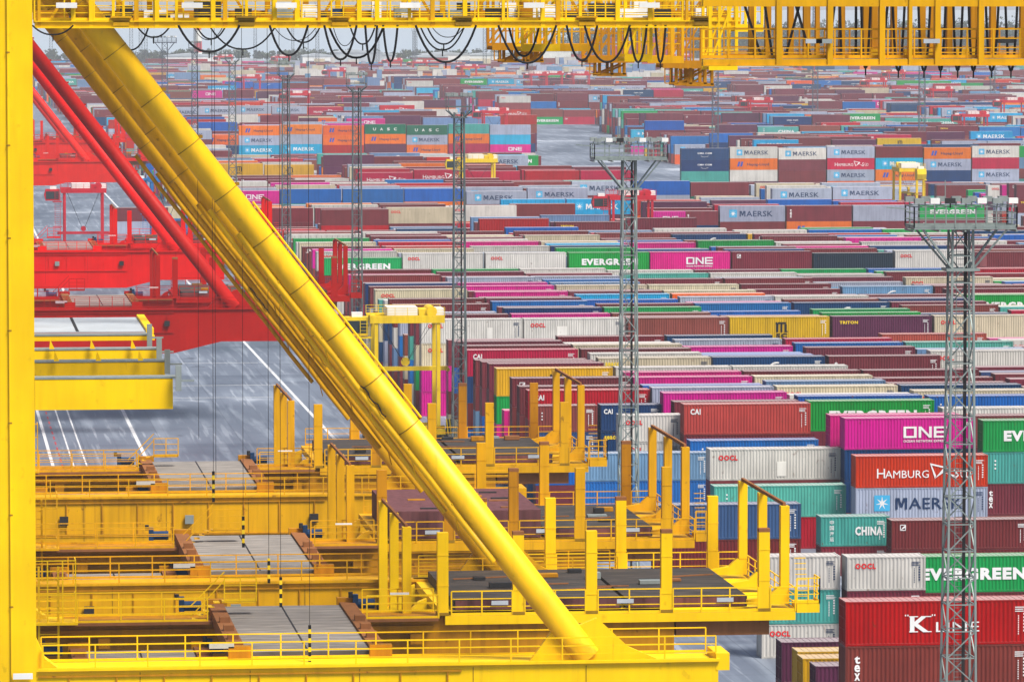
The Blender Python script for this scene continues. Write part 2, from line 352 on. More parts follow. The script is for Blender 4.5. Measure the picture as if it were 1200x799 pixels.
def logo(m, kind, L, H, y, att=False):
    """lettering of a container side of length L and height H, in the plane y (x from 0 to L, z from 0 to H)"""
    I = lambda k: dict(mi=0 if att else k, cc=INKC[k] if att else None)
    sh = L < 8
    if kind == 'maersk_dark' or kind == 'maersk_white':
        ik = 1 if kind == 'maersk_dark' else 0
        s = H * (.50 if not sh else .4); x = L * (.14 if not sh else .06)
        star(m, x, H * .27, s, y, 0 if att else 5, 0, INKC[5] if att else None, INKC[0] if att else None)
        mx, mz, mh = x + s * 1.35, H * .32, H * .36; mw = mh * 1.05 * (1 if not sh else .7)
        rects(m, [(0, 0, .2, 1), (.8, 0, 1, 1)], mx, mz, mh, y, w=mw, **I(ik))
        dd = I(ik); m.cur = dd['mi']; m.cc = dd['cc']; q_ = lambda u, v: (mx + u * mw, y - .002, mz + v * mh)
        m.quad(q_(.12, 1), q_(.40, .18), q_(.60, .18), q_(.34, 1)); m.quad(q_(.40, .18), q_(.60, .18), q_(.88, 1), q_(.66, 1)); m.cur = 0; m.cc = None
        put(m, 'AERSK', mx + mw * 1.12, mz, mh, L * .41, .012, y, **I(ik))
    elif kind == 'one':
        h = H * .36; x = L * .45; z = H * .36; w_ = h * 1.18
        if sh: h *= .8; w_ *= .8; x = L * .3
        d = dict(h=h, y=y, w=w_, **I(0))
        rects(m, [(0, 0, .2, 1), (.8, 0, 1, 1), (.2, 0, .8, .17), (.2, .83, .8, 1)], x, z, **d)
        x2 = x + w_ * 1.15
        rects(m, [(0, 0, .2, 1), (.8, 0, 1, 1)], x2, z, **d)
        m.cur = 0; m.cc = INKC[0] if att else None
        m.quad((x2 + w_ * .2, y, z + h * .72), (x2 + w_ * .8, y, z), (x2 + w_ * .8, y, z + h * .28), (x2 + w_ * .2, y, z + h)); m.cc = None
        x3 = x2 + w_ * 1.15
        rects(m, [(0, 0, .2, 1), (.2, 0, 1, .18), (.2, .41, .95, .59), (.2, .82, 1, 1)], x3, z, **d)
        if not att: put(m, 'OCEAN NETWORK EXPRESS', x, z - H * .14, H * .075, w_ * 3.25, .02, y, **I(0))
    elif kind == 'evergreen':
        put(m, 'EVERGREEN', L * .16, H * .34, H * .34, L * .70, .055, y, **I(0))
    elif kind == 'hamburg':
        put(m, 'H', L * .16, H * .30, H * .30, None, .0, y, **I(0))
        put(m, 'AMBURG', L * .16 + H * .26, H * .30, H * .24, L * .33, .0, y, **I(0))
        cx = L * .56; m.cc = INKC[0] if att else None
        P = lambda u, v: (cx + u * H, y, H * .26 + v * H)
        m.quad(P(0, .50), P(.04, .44), P(.62, .30), P(.50, .38)); m.quad(P(.0, .50), P(.16, .02), P(.20, .10), P(.05, .45))
        m.quad(P(.14, .00), P(.58, .30), P(.50, .42), P(.20, .06)); m.quad(P(.36, .22), P(.78, .12), P(.86, .0), P(.56, .16)); m.cc = None
        put(m, 'S', L * .74, H * .30, H * .30, None, .0, y, **I(0)); put(m, 'ÜD', L * .74 + H * .22, H * .30, H * .30, L * .08, .0, y, **I(0))
    elif kind == 'oocl':
        put(m, 'OOCL', L * .065 if not sh else L * .1, H * .64, H * .17, H * .62, .05, y, **I(3))
    elif kind == 'hapag':
        s = H * .42; x = L * .15; z = H * .30; m.cur = 0 if att else 4; m.cc = INKC[4] if att else None
        for dx in (0, s * .62):
            m.quad((x + dx, y, z), (x + dx + s * .42, y, z), (x + dx + s * .70, y, z + s), (x + dx + s * .28, y, z + s))
        m.cur = 0; m.cc = None
        if L > 8: put(m, 'Hapag-Lloyd', L * .36, H * .30, H * .30, L * .46, .02, y, **I(1))
    elif kind == 'msc':
        h = H * .42; x = L * .46 if not sh else L * .36; z = H * .36; w_ = h * 1.15
        rects(m, [(.04, 0, .24, .92), (.42, 0, .60, .85), (.78, 0, .97, .80), (0, .80, .14, 1), (.2, .82, .9, 1), (.92, 0, 1.06, .12)], x, z, h=h, y=y, w=w_, **I(2))
        put(m, 'SC', x + .03 * w_, H * .12, H * .19, w_ * .98, .05, y, **I(2))
    elif kind == 'kline':
        put(m, 'K', L * .345, H * .30, H * .36, H * .44, .03, y, **I(0))
        rects(m, [(-.04, 0, .42, .06), (-.04, .94, .42, 1), (.66, 0, 1.12, .06), (.72, .94, 1.1, 1)], L * .345, H * .30, h=H * .36, y=y - .003, w=H * .44, **I(0))
        rects(m, [(0, 0, .3, .4), (.6, 0, .9, .4)], L * .318, H * .66, h=H * .09, y=y, **I(0)); rects(m, [(0, 0, .3, .4), (.6, 0, .9, .4)], L * .462, H * .66, h=H * .09, y=y, **I(0))
        put(m, 'LINE', L * .485, H * .30, H * .22, H * .98, .0, y, **I(0))
    elif kind == 'cai':
        put(m, 'CAI', L * .05, H * .66, H * .19, H * .34, .04, y, **I(0))
    elif kind == 'cai_box':
        rects(m, [(0, 0, 1, 1)], L * .16, H * .52, h=H * .26, y=y, w=H * .62, **I(4)); put(m, 'CAI', L * .16 + .05, H * .56, H * .17, H * .5, .04, y - .004, **I(0))
    elif kind == 'tex':
        for i, ch in enumerate('tex'): put(m, ch, L * .048, H * (.62 - i * .19), H * .17, H * .13, .03, y, **I(0))
    elif kind == 'china':
        put(m, 'CHINA', L * .50, H * .36, H * .30, L * .40, .045, y, **I(0))
        for i, ch in enumerate('中国海运'): put(m, ch, L * .13, H * (.74 - i * .19), H * .14, H * .14, .01, y, **I(0))
    elif kind == 'cma':
        put(m, 'CMA CGM', L * .34, H * .50, H * .14, L * .30, .03, y, **I(0))
        m.cc = INKC[0] if att else None
        for i in range(6):
            a0, a1 = R(200 + i * 22), R(222 + i * 22); c = (L * .49, H * .42); f = lambda a, r: (c[0] + math.cos(a) * r * 2.0, y, c[1] + math.sin(a) * r)
            m.quad(f(a0, H * .16), f(a1, H * .18), f(a1, H * .21), f(a0, H * .17))
        m.cc = None
    elif kind == 'swoosh':
        m.cc = INKC[0] if att else None
        for i in range(6):
            u0, u1 = i / 6, (i + 1) / 6; g = lambda u: (L * .46 + u * L * .13, H * .50 + math.sin(u * 1.7) * H * .25)
            (xa, za), (xb, zb) = g(u0), g(u1); t = H * .08
            m.quad((xa, y, za), (xb, y, zb), (xb + .02, y, zb + t * (1 - abs(u1 - .6))), (xa + .02, y, za + t * (1 - abs(u0 - .6))))
        m.cc = None
    elif kind == 'triton':
        put(m, 'TRITON', L * .07, H * .68, H * .13, H * .78, .04, y, **I(6))
    elif kind == 'uasc':
        for i, ch in enumerate('UASC'): put(m, ch, L * (.2 + .17 * i), H * .36, H * .28, H * .3, .02, y, **I(0))
    elif kind == 'florens':
        rects(m, [(0, 0, 1, .12), (0, .88, 1, 1), (0, 0, .12, 1), (.88, 0, 1, 1)], L * .06, H * .66, h=H * .2, y=y, **I(0))
        m.cc = INKC[0] if att else None; a, b_, s_ = L * .06, H * .66, H * .2
        m.quad((a + .1 * s_, y, b_ + .1 * s_), (a + .9 * s_, y, b_ + .5 * s_), (a + .9 * s_, y, b_ + .9 * s_), (a + .5 * s_, y, b_ + .6 * s_)); m.cc = None
    elif kind == 'seaco':
        put(m, 'seaco', L * .06, H * .70, H * .14, H * .55, .04, y, **I(6))
    elif kind == 'dnv':
        for i in range(3): rects(m, [(0, 0, 1, 1)], L * .09, H * (.70 - i * .12), h=H * .05, y=y, **I(0))
PRINT = {'maersk_dark': 'MAERSK with a white star', 'maersk_white': 'white MAERSK', 'one': 'ONE', 'evergreen': 'EVERGREEN', 'hamburg': 'HAMBURG SÜD', 'oocl': 'OOCL',
         'hapag': 'Hapag-Lloyd', 'msc': 'MSC', 'kline': 'K LINE', 'cai': 'CAI', 'tex': 'tex', 'china': 'CHINA', 'cma': 'CMA', 'uasc': 'UASC', 'triton': 'TRITON'}
# ------------------------------------------------------------------ containers
PAL = {'maroon': '77303a', 'brown': '86403c', 'crimson': 'b51531', 'red': 'c40f20', 'coral': 'b84844', 'white': 'cfccc6', 'cream': 'd0c4a8', 'navy': '133a6b', 'blue': '1b66b5',
       'steel-blue': '6f8fb5', 'lilac-grey': 'a6aec2', 'sky-blue': '2ba6d4', 'magenta': 'd3148b', 'green': '0f9a48', 'orange': 'e56f2b', 'yellow': 'd4a62c', 'teal': '52a79c',
       'slate-blue': '3d5784', 'black-navy': '16283a', 'dark green': '1f6b52', 'plum': '5c2c48', 'tan': 'a98a6d'}
LOGO = {'white': [('oocl', .75)], 'cream': [('oocl', .5)], 'lilac-grey': [('maersk_dark', .75)], 'orange': [('hapag', .9)], 'magenta': [('one', .8)], 'green': [('evergreen', .7)],
        'sky-blue': [('maersk_white', .9)], 'red': [('hamburg', .6)], 'crimson': [('hamburg', .35), ('cai', .2)], 'navy': [('cma', .35), ('swoosh', .3)], 'blue': [('swoosh', .15)],
        'yellow': [('msc', .8)], 'teal': [('china', .4)], 'slate-blue': [('swoosh', .3)], 'maroon': [('tex', .12), ('triton', .1), ('florens', .12), ('dnv', .1), ('cai', .05)],
        'brown': [('cai', .12), ('tex', .1)], 'dark green': [('uasc', .7)], 'black-navy': [], 'steel-blue': [('swoosh', .3)], 'plum': [], 'tan': [], 'coral': [('cai', .7)]}
NEARP = [('maroon', 34), ('brown', 9), ('crimson', 4), ('white', 12), ('cream', 6), ('navy', 8), ('blue', 6), ('steel-blue', 3), ('lilac-grey', 7), ('magenta', 7), ('green', 5), ('yellow', 1), ('teal', 2), ('slate-blue', 2), ('red', 1), ('sky-blue', 1), ('orange', 1)]
FARP = [('maroon', 34), ('brown', 8), ('crimson', 5), ('white', 6), ('cream', 2), ('navy', 4), ('blue', 5), ('lilac-grey', 19), ('magenta', 2), ('green', 2), ('orange', 6), ('sky-blue', 3), ('teal', 3), ('red', 3), ('plum', 4), ('steel-blue', 4), ('yellow', 1), ('dark green', 1)]
def pick(p):
    t = random.random() * sum(q for _, q in p)
    for k, q in p:
        t -= q
        if t <= 0: return k
    return p[0][0]
def picklogo(c):
    t = random.random()
    for k, q in LOGO[c]:
        t -= q
        if t <= 0: return k
    return None
HC, ST = 2.896, 2.591
BX = []       # every container: dict(x, y, z, L, h, c, logo)
def stack(x, y, items, z0=0.0):
    """items bottom -> top: (colour, logo or None, height, L)"""
    z = z0; n = len(items)
    for t, (c, lg, h, L) in enumerate(items):
        BX.append(dict(x=x, y=y, z=z, L=L, h=h, c=c, lg=lg, tier=t + 1, n=n)); z += h + 0.012
def rnd(far, L=12.19, c=None, lg='?', h=None):
    c = c or pick(FARP if far else NEARP); lg = picklogo(c) if lg == '?' else lg
    return (c, lg, h or (ST if random.random() < (.35 if L > 8 else .8) else HC), L)
def front(x, y, H, L, items, fill=0, z0=None):
    """a stack whose top front left corner is seen at pixel x, y; H metres below the camera; items top -> down"""
    p = at_z(x, y, CAMZ - H); tot = CAMZ - H; it = []; used = 0
    for i in items:
        c, lg = (i[:2] if isinstance(i, tuple) else (i, None)); h = HC if not isinstance(i, tuple) or len(i) < 3 else i[2]
        it.append((c, lg, h, L)); used += h + .012
    k = max(0, round((tot - used) / HC)) if fill else 0
    if k:
        hh = (tot - used) / k - .012; hh = min(max(hh, ST), HC + .05)
        it += [rnd(False, L, h=hh) for _ in range(k)]
    it.reverse(); stack(p.x, p.y, it); return p
G = 2.44
X0, PX, PY = 59.6, 12.5, 6.9
# --- near stacks read from the photograph
front(991, 704.6, 39.0, 12.19, [('crimson', 'kline'), ('brown', 'tex')], 1)
front(941, 771, 44.8, 12.19, [('yellow', None)], 1); front(935, 763, 44.8, 12.19, [('yellow', None)], 1)
front(956, 780, 44.8, 12.19, [('plum', 'cai_box')], 1)
front(916, 752, 44.8, 12.19, [('plum', 'cai_box')], 1)
front(893, 652, 42.8, 6.06, [('white', None, ST), ('teal', None, ST), ('white', 'oocl', ST)])
front(993, 652.5, 42.8, 6.06, [('white', 'oocl', ST), ('maroon', None, ST), ('maroon', None, ST)])
front(1051, 652.5, 44.8, 12.19, [('green', 'evergreen'), ('maroon', None)])
front(962, 604, 45.3, 6.06, [('teal', 'china', ST), ('maroon', None, ST)])
front(1045, 607, 45.2, 12.19, [('maroon', 'florens', ST), ('maroon', None, ST)])
front(768, 592, 42.2, 12.19, [('slate-blue', None), ('maroon', None, ST), ('navy', 'oocl', HC)])
front(837, 571, 44.9, 12.19, [('teal', 'dnv'), ('crimson', None)])
front(680, 534, 43.0, 12.19, [('steel-blue', None, ST), ('blue', None, ST), ('slate-blue', None, ST)])
front(1003, 534.6, 41.9, 12.19, [('red', 'hamburg'), ('lilac-grey', 'maersk_dark'), ('maroon', None)])
front(990, 490.4, 39.0, 12.19, [('magenta', 'one'), ('navy', None), ('navy', None), ('maroon', None)])
front(1152, 493, 39.0, 12.19, [('green', 'evergreen'), ('teal', 'dnv'), ('maroon', 'tex'), ('brown', None)])
front(832, 526.6, 41.9, 12.19, [('white', 'oocl'), ('maroon', None), ('blue', None)])
front(809, 519, 42.1, 12.19, [('blue', 'dnv'), ('navy', None), ('maroon', None)])
front(973, 486.5, 39.0, 12.19, [('magenta', None), ('maroon', None), ('navy', None)], 1)
front(1142, 487, 39.0, 12.19, [('brown', None), ('maroon', None), ('navy', None)], 1)
front(628, 476, 40.24, 6.06, [('brown', 'dnv', ST), ('slate-blue', None, ST), ('blue', None, ST), ('maroon', None, ST)])
front(704, 475, 40.24, 6.06, [('navy', 'cai', ST), ('navy', 'seaco', ST), ('maroon', None, ST), ('maroon', None, ST)])
front(726, 489, 40.4, 6.06, [('white', 'oocl', ST), ('white', 'oocl', ST), ('maroon', None, ST), ('blue', None, ST)])
front(640, 500, 42.9, 6.06, [('slate-blue', 'cma', ST), ('maroon', None, ST), ('navy', None, ST)])
front(619, 457.5, 39.2, 12.19, [('crimson', 'cai'), ('maroon', None), ('plum', None)], 1)
NFRONT = len(BX)
# --- colours seen along the rows: (x, y of the top front left corner, colour, lettering)
OBS = [(531, 401, 'maroon', 'dnv'), (540, 406, 'maroon', None), (548, 411, 'crimson', 'cai'), (563, 421, 'maroon', None), (572, 427, 'maroon', None), (580, 432, 'yellow', 'msc'), (597, 444, 'maroon', 'florens'),
       (652, 396, 'maroon', None), (660, 401, 'white', None), (668, 404, 'cream', None), (678, 410, 'maroon', None), (690, 415, 'white', None), (700, 421, 'cream', 'seaco'), (710, 429, 'white', None), (735, 437, 'magenta', None),
       (745, 444, 'magenta', None), (755, 453, 'lilac-grey', None), (765, 458, 'magenta', None), (773, 461, 'maroon', None), (785, 467, 'maroon', None), (801, 475, 'coral', 'cai'),
       (785, 396, 'navy', None), (800, 403, 'magenta', None), (815, 411, 'blue', None), (838, 420, 'navy', 'swoosh'), (848, 428, 'white', None), (862, 435, 'maroon', None), (880, 443, 'cream', None), (900, 450, 'steel-blue', None),
       (912, 456, 'cream', 'oocl'), (935, 465, 'blue', None), (940, 474, 'green', 'evergreen'),
       (930, 397, 'crimson', None), (935, 403, 'blue', None), (955, 408, 'maroon', None), (975, 417, 'maroon', 'tex'), (1003, 434, 'maroon', None), (1020, 441, 'maroon', None), (1040, 447, 'maroon', None), (1060, 454, 'navy', None), (1095, 467, 'blue', 'dnv'),
       (1048, 394, 'coral', None), (1060, 399, 'teal', None), (1072, 403, 'steel-blue', None), (1105, 412, 'white', 'oocl'), (1150, 431, 'slate-blue', None), (1170, 440, 'maroon', None), (1185, 462, 'blue', None),
       (490, 377, 'white', 'oocl'), (618, 375.5, 'white', 'oocl'), (743, 374.5, 'brown', None), (866, 373, 'yellow', 'msc'), (998, 372, 'plum', 'triton'), (1084, 358, 'brown', 'tex'),
       (405, 315, 'maroon', None), (418, 324, 'brown', 'dnv'), (430, 333, 'navy', 'swoosh'), (441, 341, 'cream', 'oocl'), (455, 351, 'maroon', None), (395, 307, 'navy', None),
       (508, 315, 'green', None), (515, 319, 'maroon', None), (530, 327, 'lilac-grey', None), (545, 336, 'magenta', 'one'), (570, 346, 'maroon', None), (577, 354, 'blue', 'dnv'), (596, 361, 'navy', None),
       (610, 316, 'white', None), (625, 321, 'lilac-grey', None), (640, 328, 'blue', None), (658, 335, 'cream', None), (668, 341, 'maroon', None), (682, 348, 'blue', None), (700, 355, 'maroon', None), (712, 362, 'green', None),
       (722, 314, 'white', None), (730, 321, 'teal', None), (745, 328, 'maroon', None), (765, 333, 'cream', None), (780, 341, 'cream', 'oocl'), (800, 349, 'lilac-grey', None), (820, 357, 'blue', None),
       (822, 312, 'maroon', None), (845, 319, 'white', None), (855, 325, 'maroon', None), (870, 332, 'maroon', None), (890, 338, 'maroon', None), (910, 346, 'white', None), (930, 354, 'navy', 'swoosh'), (965, 362, 'green', None),
       (968, 322, 'maroon', None), (1008, 336, 'steel-blue', 'swoosh'), (1035, 346, 'maroon', None), (1047, 352, 'navy', 'swoosh'), (1075, 316, 'green', None), (1090, 325, 'cream', 'oocl'), (1140, 335, 'maroon', None), (1160, 346, 'green', 'evergreen'), (1150, 340, 'maroon', None),
       (375, 296, 'white', 'oocl'), (478, 300, 'white', 'oocl'), (578, 300, 'white', 'oocl'), (672, 296, 'green', 'evergreen'), (775, 297, 'magenta', 'one'), (870, 293, 'navy', 'seaco'), (980, 296, 'black-navy', None), (1062, 296, 'white', 'oocl'),
       (460, 286, 'coral', None), (440, 276, 'maroon', 'florens'), (548, 284, 'magenta', None), (555, 290, 'white', None), (640, 276, 'cream', None), (655, 284, 'cream', 'oocl'), (750, 282, 'magenta', None), (842, 283, 'green', None), (855, 289, 'maroon', None), (918, 276, 'maroon', None),
       (955, 288, 'brown', None), (1000, 268, 'magenta', 'one'), (1003, 278, 'magenta', 'one'), (1050, 282, 'white', 'oocl'), (820, 264, 'green', None), (905, 266, 'green', None), (508, 263, 'green', None), (600, 268, 'blue', None), (590, 262, 'magenta', None),
       (715, 258, 'lilac-grey', 'maersk_dark'), (612, 238, 'maroon', None), (545, 241, 'white', 'oocl'), (465, 243, 'cream', 'oocl'), (380, 246, 'maroon', None), (864, 234, 'blue', 'cma'), (942, 234, 'blue', None), (815, 247, 'white', 'maersk_dark')]
# --- the regular rows behind; a free lane at X 197..222, cross lanes between blocks
blocks = [(480, 15), (609, 17), (764, 13), (880, 13), (998, 12), (1108, 14), (1232, 13)]
Y = 1350.0
while Y < 3050:
    n_ = random.randint(10, 16); blocks.append((Y, n_)); Y += n_ * PY + random.choice((24, 30, 34))
ZONES = []            # open ground by the junction
CARR = []                                   # straddle carriers standing over rows: (X, Y)
def cx(k): return X0 + PX * k if k < 11 else 222.5 + PX * (k - 11)
cells = {}
for bi, (Y0b, nr) in enumerate(blocks):
    far = bi >= 3
    hm_ = {}
    for j in range(nr):
        Yr = Y0b + PY * j
        for k in range(0, 45):
            X = cx(k)
            xa = proj(X, Yr, 10)[0]; xb = proj(X + 12.2, Yr, 10)[0]
            if xa > 1225 or xb < -12: continue
            if bi == 0 and ((k == 0 and Yr < 506) or (k == 0 and j < 4)): continue
            if any(a < X + 12 and X < b_ and c < Yr < d for a, b_, c, d in ZONES): continue
            if bi > 7 and (k // 5 + bi) % 7 == 3 and j < 3: continue
            key = (k // 3, j // 4)
            if key not in hm_:
                hm_[key] = random.choices([4, 3, 2], [.86, .14, 0] if not far else ([.5, .34, .16] if bi < 6 else [.42, .33, .25]))[0]
            n4 = hm_[key] if j > 0 or far else 4
            if bi == 2 and j == 0 and 8 <= k <= 10: n4 = 3
            if random.random() < (.04 if not far else .15): n4 = max(2, n4 - 1)
            if (k + 1) % 7 and random.random() < .0: continue
            cells[(bi, k, j)] = [X + random.uniform(-.08, .08), Yr + random.uniform(-.12, .12), n4, None, None, far, False]
OBS.sort(key=lambda o: 0 if o[3] else 1)
for (ox, oy, c, lg) in OBS:
    H = 39.0; p = at_z(ox, oy, CAMZ - H); best = None
    for key, v in cells.items():
        if v[6]: continue
        d = abs(v[0] - p.x) * 2 + abs(v[1] - p.y)
        if best is None or d < best[0]: best = (d, key)
    if best and best[0] < 13:
        v = cells[best[1]]; v[2] = 4; v[3] = c; v[4] = lg; v[6] = True
cells[(0, 2, 0)][2:5] = [4, 'green', 'evergreen']; cells[(0, 2, 0)][6] = True; cells[(0, 2, 0)][1] = 482.4
cells[(0, 2, 1)][1] = 488.4
# far stacks whose long sides show as a wall of lettering
WALLS = [(1519, 94.5, [['orange:hapag', 'lilac-grey:maersk_dark', 'sky-blue:maersk_white'], ['orange:hapag', 'lilac-grey:', 'sky-blue:maersk_white'], ['orange:hapag', 'orange:hapag', 'crimson:'], ['dark green:uasc', 'orange:hapag', 'plum:'], ['dark green:uasc', 'lilac-grey:maersk_dark', 'orange:hapag'], ['teal:', 'orange:hapag', 'crimson:'], ['lilac-grey:', 'sky-blue:', 'magenta:one']]),
         (1284, 192, [['navy:cma', 'navy:cma', 'teal:'], ['white:maersk_dark', 'orange:hapag', 'white:'], ['white:maersk_dark', 'maroon:', 'maroon:'], ['lilac-grey:maersk_dark', 'red:hamburg', 'lilac-grey:maersk_dark'], ['maroon:', 'sky-blue:maersk_white', 'orange:hapag'], ['orange:hapag', 'lilac-grey:maersk_dark', 'navy:'], ['white:maersk_dark', 'crimson:', 'lilac-grey:maersk_dark']])]
for key in list(cells):
    v = cells[key]; a = proj(v[0], v[1], 0); b_ = proj(v[0] + 12.2, v[1], 0)
    if 1185 < v[1] < 1960 and b_[0] > 636 + max(0, v[1] - 1500) * -.05 and a[0] < 768 - max(0, v[1] - 1300) * .12: del cells[key]
for Yw, Xw, cols_ in WALLS:
    for key in list(cells):
        v = cells[key]; dl = Yw - v[1]; xs = Xw * v[1] / Yw
        if -6 < dl < 4 and Xw - 12.5 < v[0] < Xw + 12.6 * len(cols_): del cells[key]
        elif 4 <= dl < 5.6 * Yw / 32 and xs - 14 < v[0] < xs + 12.6 * len(cols_): v[2] = min(v[2], 1 + int(dl / (Yw * 2.9 / 47.7))); v[6] = False; v[3] = None
    for i, c3 in enumerate(cols_):
        it = [rnd(True)]
        for s_ in reversed(c3):
            a, b_ = s_.split(':'); it.append((a, b_ or None, HC, 12.19))
        stack(Xw + i * 12.5, Yw, it)
CPOS = [('carrier_yellow', 540, 182, 1150), ('carrier_red', 716, 224, 920), ('carrier_red', 566, 127, 1580), ('carrier_red', 285, 88, 2230), ('carrier_red', 338, 107, 1857), ('carrier_red', 878, 115, 1737),
        ('carrier_red', 1017, 92, 2140), ('carrier_red', 1092, 102, 1940), ('carrier_red', 1128, 131, 1535), ('carrier_red', 1175, 115, 1737), ('carrier_red', 484, 71, 2750), ('carrier_red', 640, 84, 2420)]
CP = []
for kind, x, y, d in CPOS:
    Yc = d - 2; p = at_z(x, y, 15.3); p = at_Y(x, y, p.y); CP.append((kind, p.x, p.y))
for key in list(cells):
    X, Yr, n4 = cells[key][:3]
    for _, a, b_ in CP:
        if -12.6 < a - X < 13 and -9.5 < Yr - b_ < 9.5:
            cells[key][2] = 1; cells[key][6] = False
            if -6.5 < Yr - b_ < 6.5: cells.pop(key, None); break
prevc = None
for key, (X, Yr, n4, c, lg, far, o) in cells.items():
    two = (not o) and random.random() < .06
    if two:
        for dx in (0, 6.12): stack(X + dx, Yr, [rnd(far, 6.06, h=ST) for _ in range(n4)])
    else:
        it = [rnd(far) for _ in range(n4)]
        if far and random.random() < .38 and prevc: it[-1] = (prevc, picklogo(prevc), it[-1][2], 12.19)
        prevc = it[-1][0]
        if c: it = [(a_[0], a_[1], HC if lg or i_ else a_[2], a_[3]) for i_, a_ in enumerate(it)]; it[-1] = (c, lg, HC, 12.19)
        stack(X, Yr, it)
# apron: a few boxes on the ground left of the yard edge in the distance
for i, (X, Yb) in enumerate([(44, 760), (44, 764), (40, 1080), (48, 1084)]): stack(X, Yb, [rnd(False), rnd(False)])
# how much of each container the camera sees (a small painter's buffer)
import numpy as np
S = .5; buf = np.zeros((int(799 * S), int(1200 * S)), bool)
def fillrect(x0, y0, x1, y1):
    a, b_, c, d = [int(round(v * S)) for v in (x0, y0, x1, y1)]
    a = max(a, 0); b_ = max(b_, 0); c = min(c, buf.shape[1]); d = min(d, buf.shape[0])
    if c <= a or d <= b_: return 0
    s_ = buf[b_:d, a:c]; n_ = (~s_).sum(); s_[:] = True; return int(n_)
fillrect(0, 0, 40, 799); fillrect(0, 0, 870, 33); fillrect(830, 0, 1200, 8); fillrect(0, 780, 846, 799); fillrect(520, 735, 920, 760); fillrect(40, 575, 420, 799); fillrect(375, 556, 690, 600); fillrect(440, 590, 830, 660); fillrect(520, 680, 900, 735)
for yy in range(0, 780, 2): xx = 60 + yy * .81; fillrect(xx - 30, yy, xx + 42 * (1 + .3 * (1 - yy / 780)), yy + 2)
for b_ in BX:
    b_['p'] = proj(b_['x'], b_['y'], b_['z']); b_['q'] = proj(b_['x'] + b_['L'], b_['y'], b_['z'] + b_['h'])
    b_['r'] = proj(b_['x'], b_['y'] + G, b_['z'] + b_['h'])
for b_ in sorted(BX, key=lambda q: (q['p'][2], -q['z'])):
    x0, yb, _ = b_['p']; x1, yt, _ = b_['q']; b_['vis'] = fillrect(min(x0, b_['r'][0]), min(yt, b_['r'][1]), x1, yb)
order = sorted(BX, key=lambda q: -q['vis'])
IND = order[:300]
for i, b_ in enumerate(BX): b_['id'] = i; b_['ind'] = False
for b_ in IND: b_['ind'] = True
print('boxes', len(BX), 'visible', sum(1 for b_ in BX if b_['vis'] > 0), 'smallest individual', IND[-1]['vis'])
_cm = {}
def cgeo(L, h, detail):
    """meshes of one container, origin at the middle of its base"""
    k = (L, round(h, 2), detail)
    if k in _cm: return _cm[k]
    hx, hy = L / 2, G / 2; D = {}
    m = M()
    if detail:
        a = hx - .10; yb = hy - .012; zt = h - .10; zb = .14
        def strip(p0, p1, nrm, per):
            L_ = (Vector(p1) - Vector(p0)).length; n = max(3, int(L_ / per)); d = (Vector(p1) - Vector(p0)).normalized(); pr = []
            for i in range(n):
                for u, w_ in ((0, 0), (.26, 0), (.5, 1), (.76, 1)): pr.append((L_ * (i + u) / n, w_))
            pr.append((L_, 0))
            for (u0, w0), (u1, w1) in zip(pr, pr[1:]):
                A = Vector(p0) + d * u0 - Vector(nrm) * (.04 * w0); B = Vector(p0) + d * u1 - Vector(nrm) * (.04 * w1)
                m.quad((A.x, A.y, zb), (B.x, B.y, zb), (B.x, B.y, zt), (A.x, A.y, zt))
        strip((-a, -yb, 0), (a, -yb, 0), (0, -1, 0), .285); strip((a, yb, 0), (-a, yb, 0), (0, 1, 0), .285)
        strip((-hx + .03, hy - .1, 0), (-hx + .03, -hy + .1, 0), (-1, 0, 0), .26); strip((hx - .03, -hy + .1, 0), (hx - .03, hy - .1, 0), (1, 0, 0), .26)
        n = int(L / .42)
        for i in range(n):   # pressed roof panels
            x0 = -a + 2 * a * i / n; x1 = -a + 2 * a * (i + 1) / n; xm = x0 + (x1 - x0) * .55; zr = h - .035
            m.quad((x0, -yb + .05, zr), (xm, -yb + .05, zr), (xm, yb - .05, zr), (x0, yb - .05, zr)); m.quad((xm, -yb + .05, zr), (x1, -yb + .05, zr - .02), (x1, yb - .05, zr - .02), (xm, yb - .05, zr))
        m.quad((-a, yb, .14), (a, yb, .14), (a, -yb, .14), (-a, -yb, .14))
        D['body'] = m.mesh('body', 'cont')
        f = M()
        for sx in (-1, 1):
            for sy in (-1, 1):
                x, y = sx * (hx - .08), sy * (hy - .08); f.box(x - .08, y - .08, .12, x + .08, y + .08, h - .12)
                for z in (0, h - .118): f.box(x - .092 if sx < 0 else x - .09, y - .086, z, x + .09 if sx < 0 else x + .092, y + .086, z + .118)
        for sy in (-1, 1):
            y = sy * (hy - .05); f.box(-hx + .17, y - .046, h - .11, hx - .17, y + .046, h - .015); f.box(-hx + .17, y - .046, .01, hx - .17, y + .046, .16)
        for sx in (-1, 1):
            x = sx * (hx - .06); f.box(x - .055, -hy + .17, h - .13, x + .055, hy - .17, h - .012); f.box(x - .055, -hy + .17, .01, x + .055, hy - .17, .17)
        D['frame'] = f.mesh('frame', 'frame')
        d = M()
        for s_ in (-1, 1):
            for u in (.30, .78): d.tube([(-hx - .015, s_ * hy * u, .12), (-hx - .015, s_ * hy * u, h - .1)], .022, 6)
            for z in (.35, .6, .86): d.box(-hx - .03, min(s_ * .08, s_ * (hy - .2)), h * z, -hx + .01, max(s_ * .08, s_ * (hy - .2)), h * z + .045)
        D['door'] = d.mesh('door', 'door')
    else:
        m.box(-hx, -hy, 0, hx, hy, h); D['body'] = m.mesh('body', 'cont')
    _cm[k] = D; return D
_lm = {}
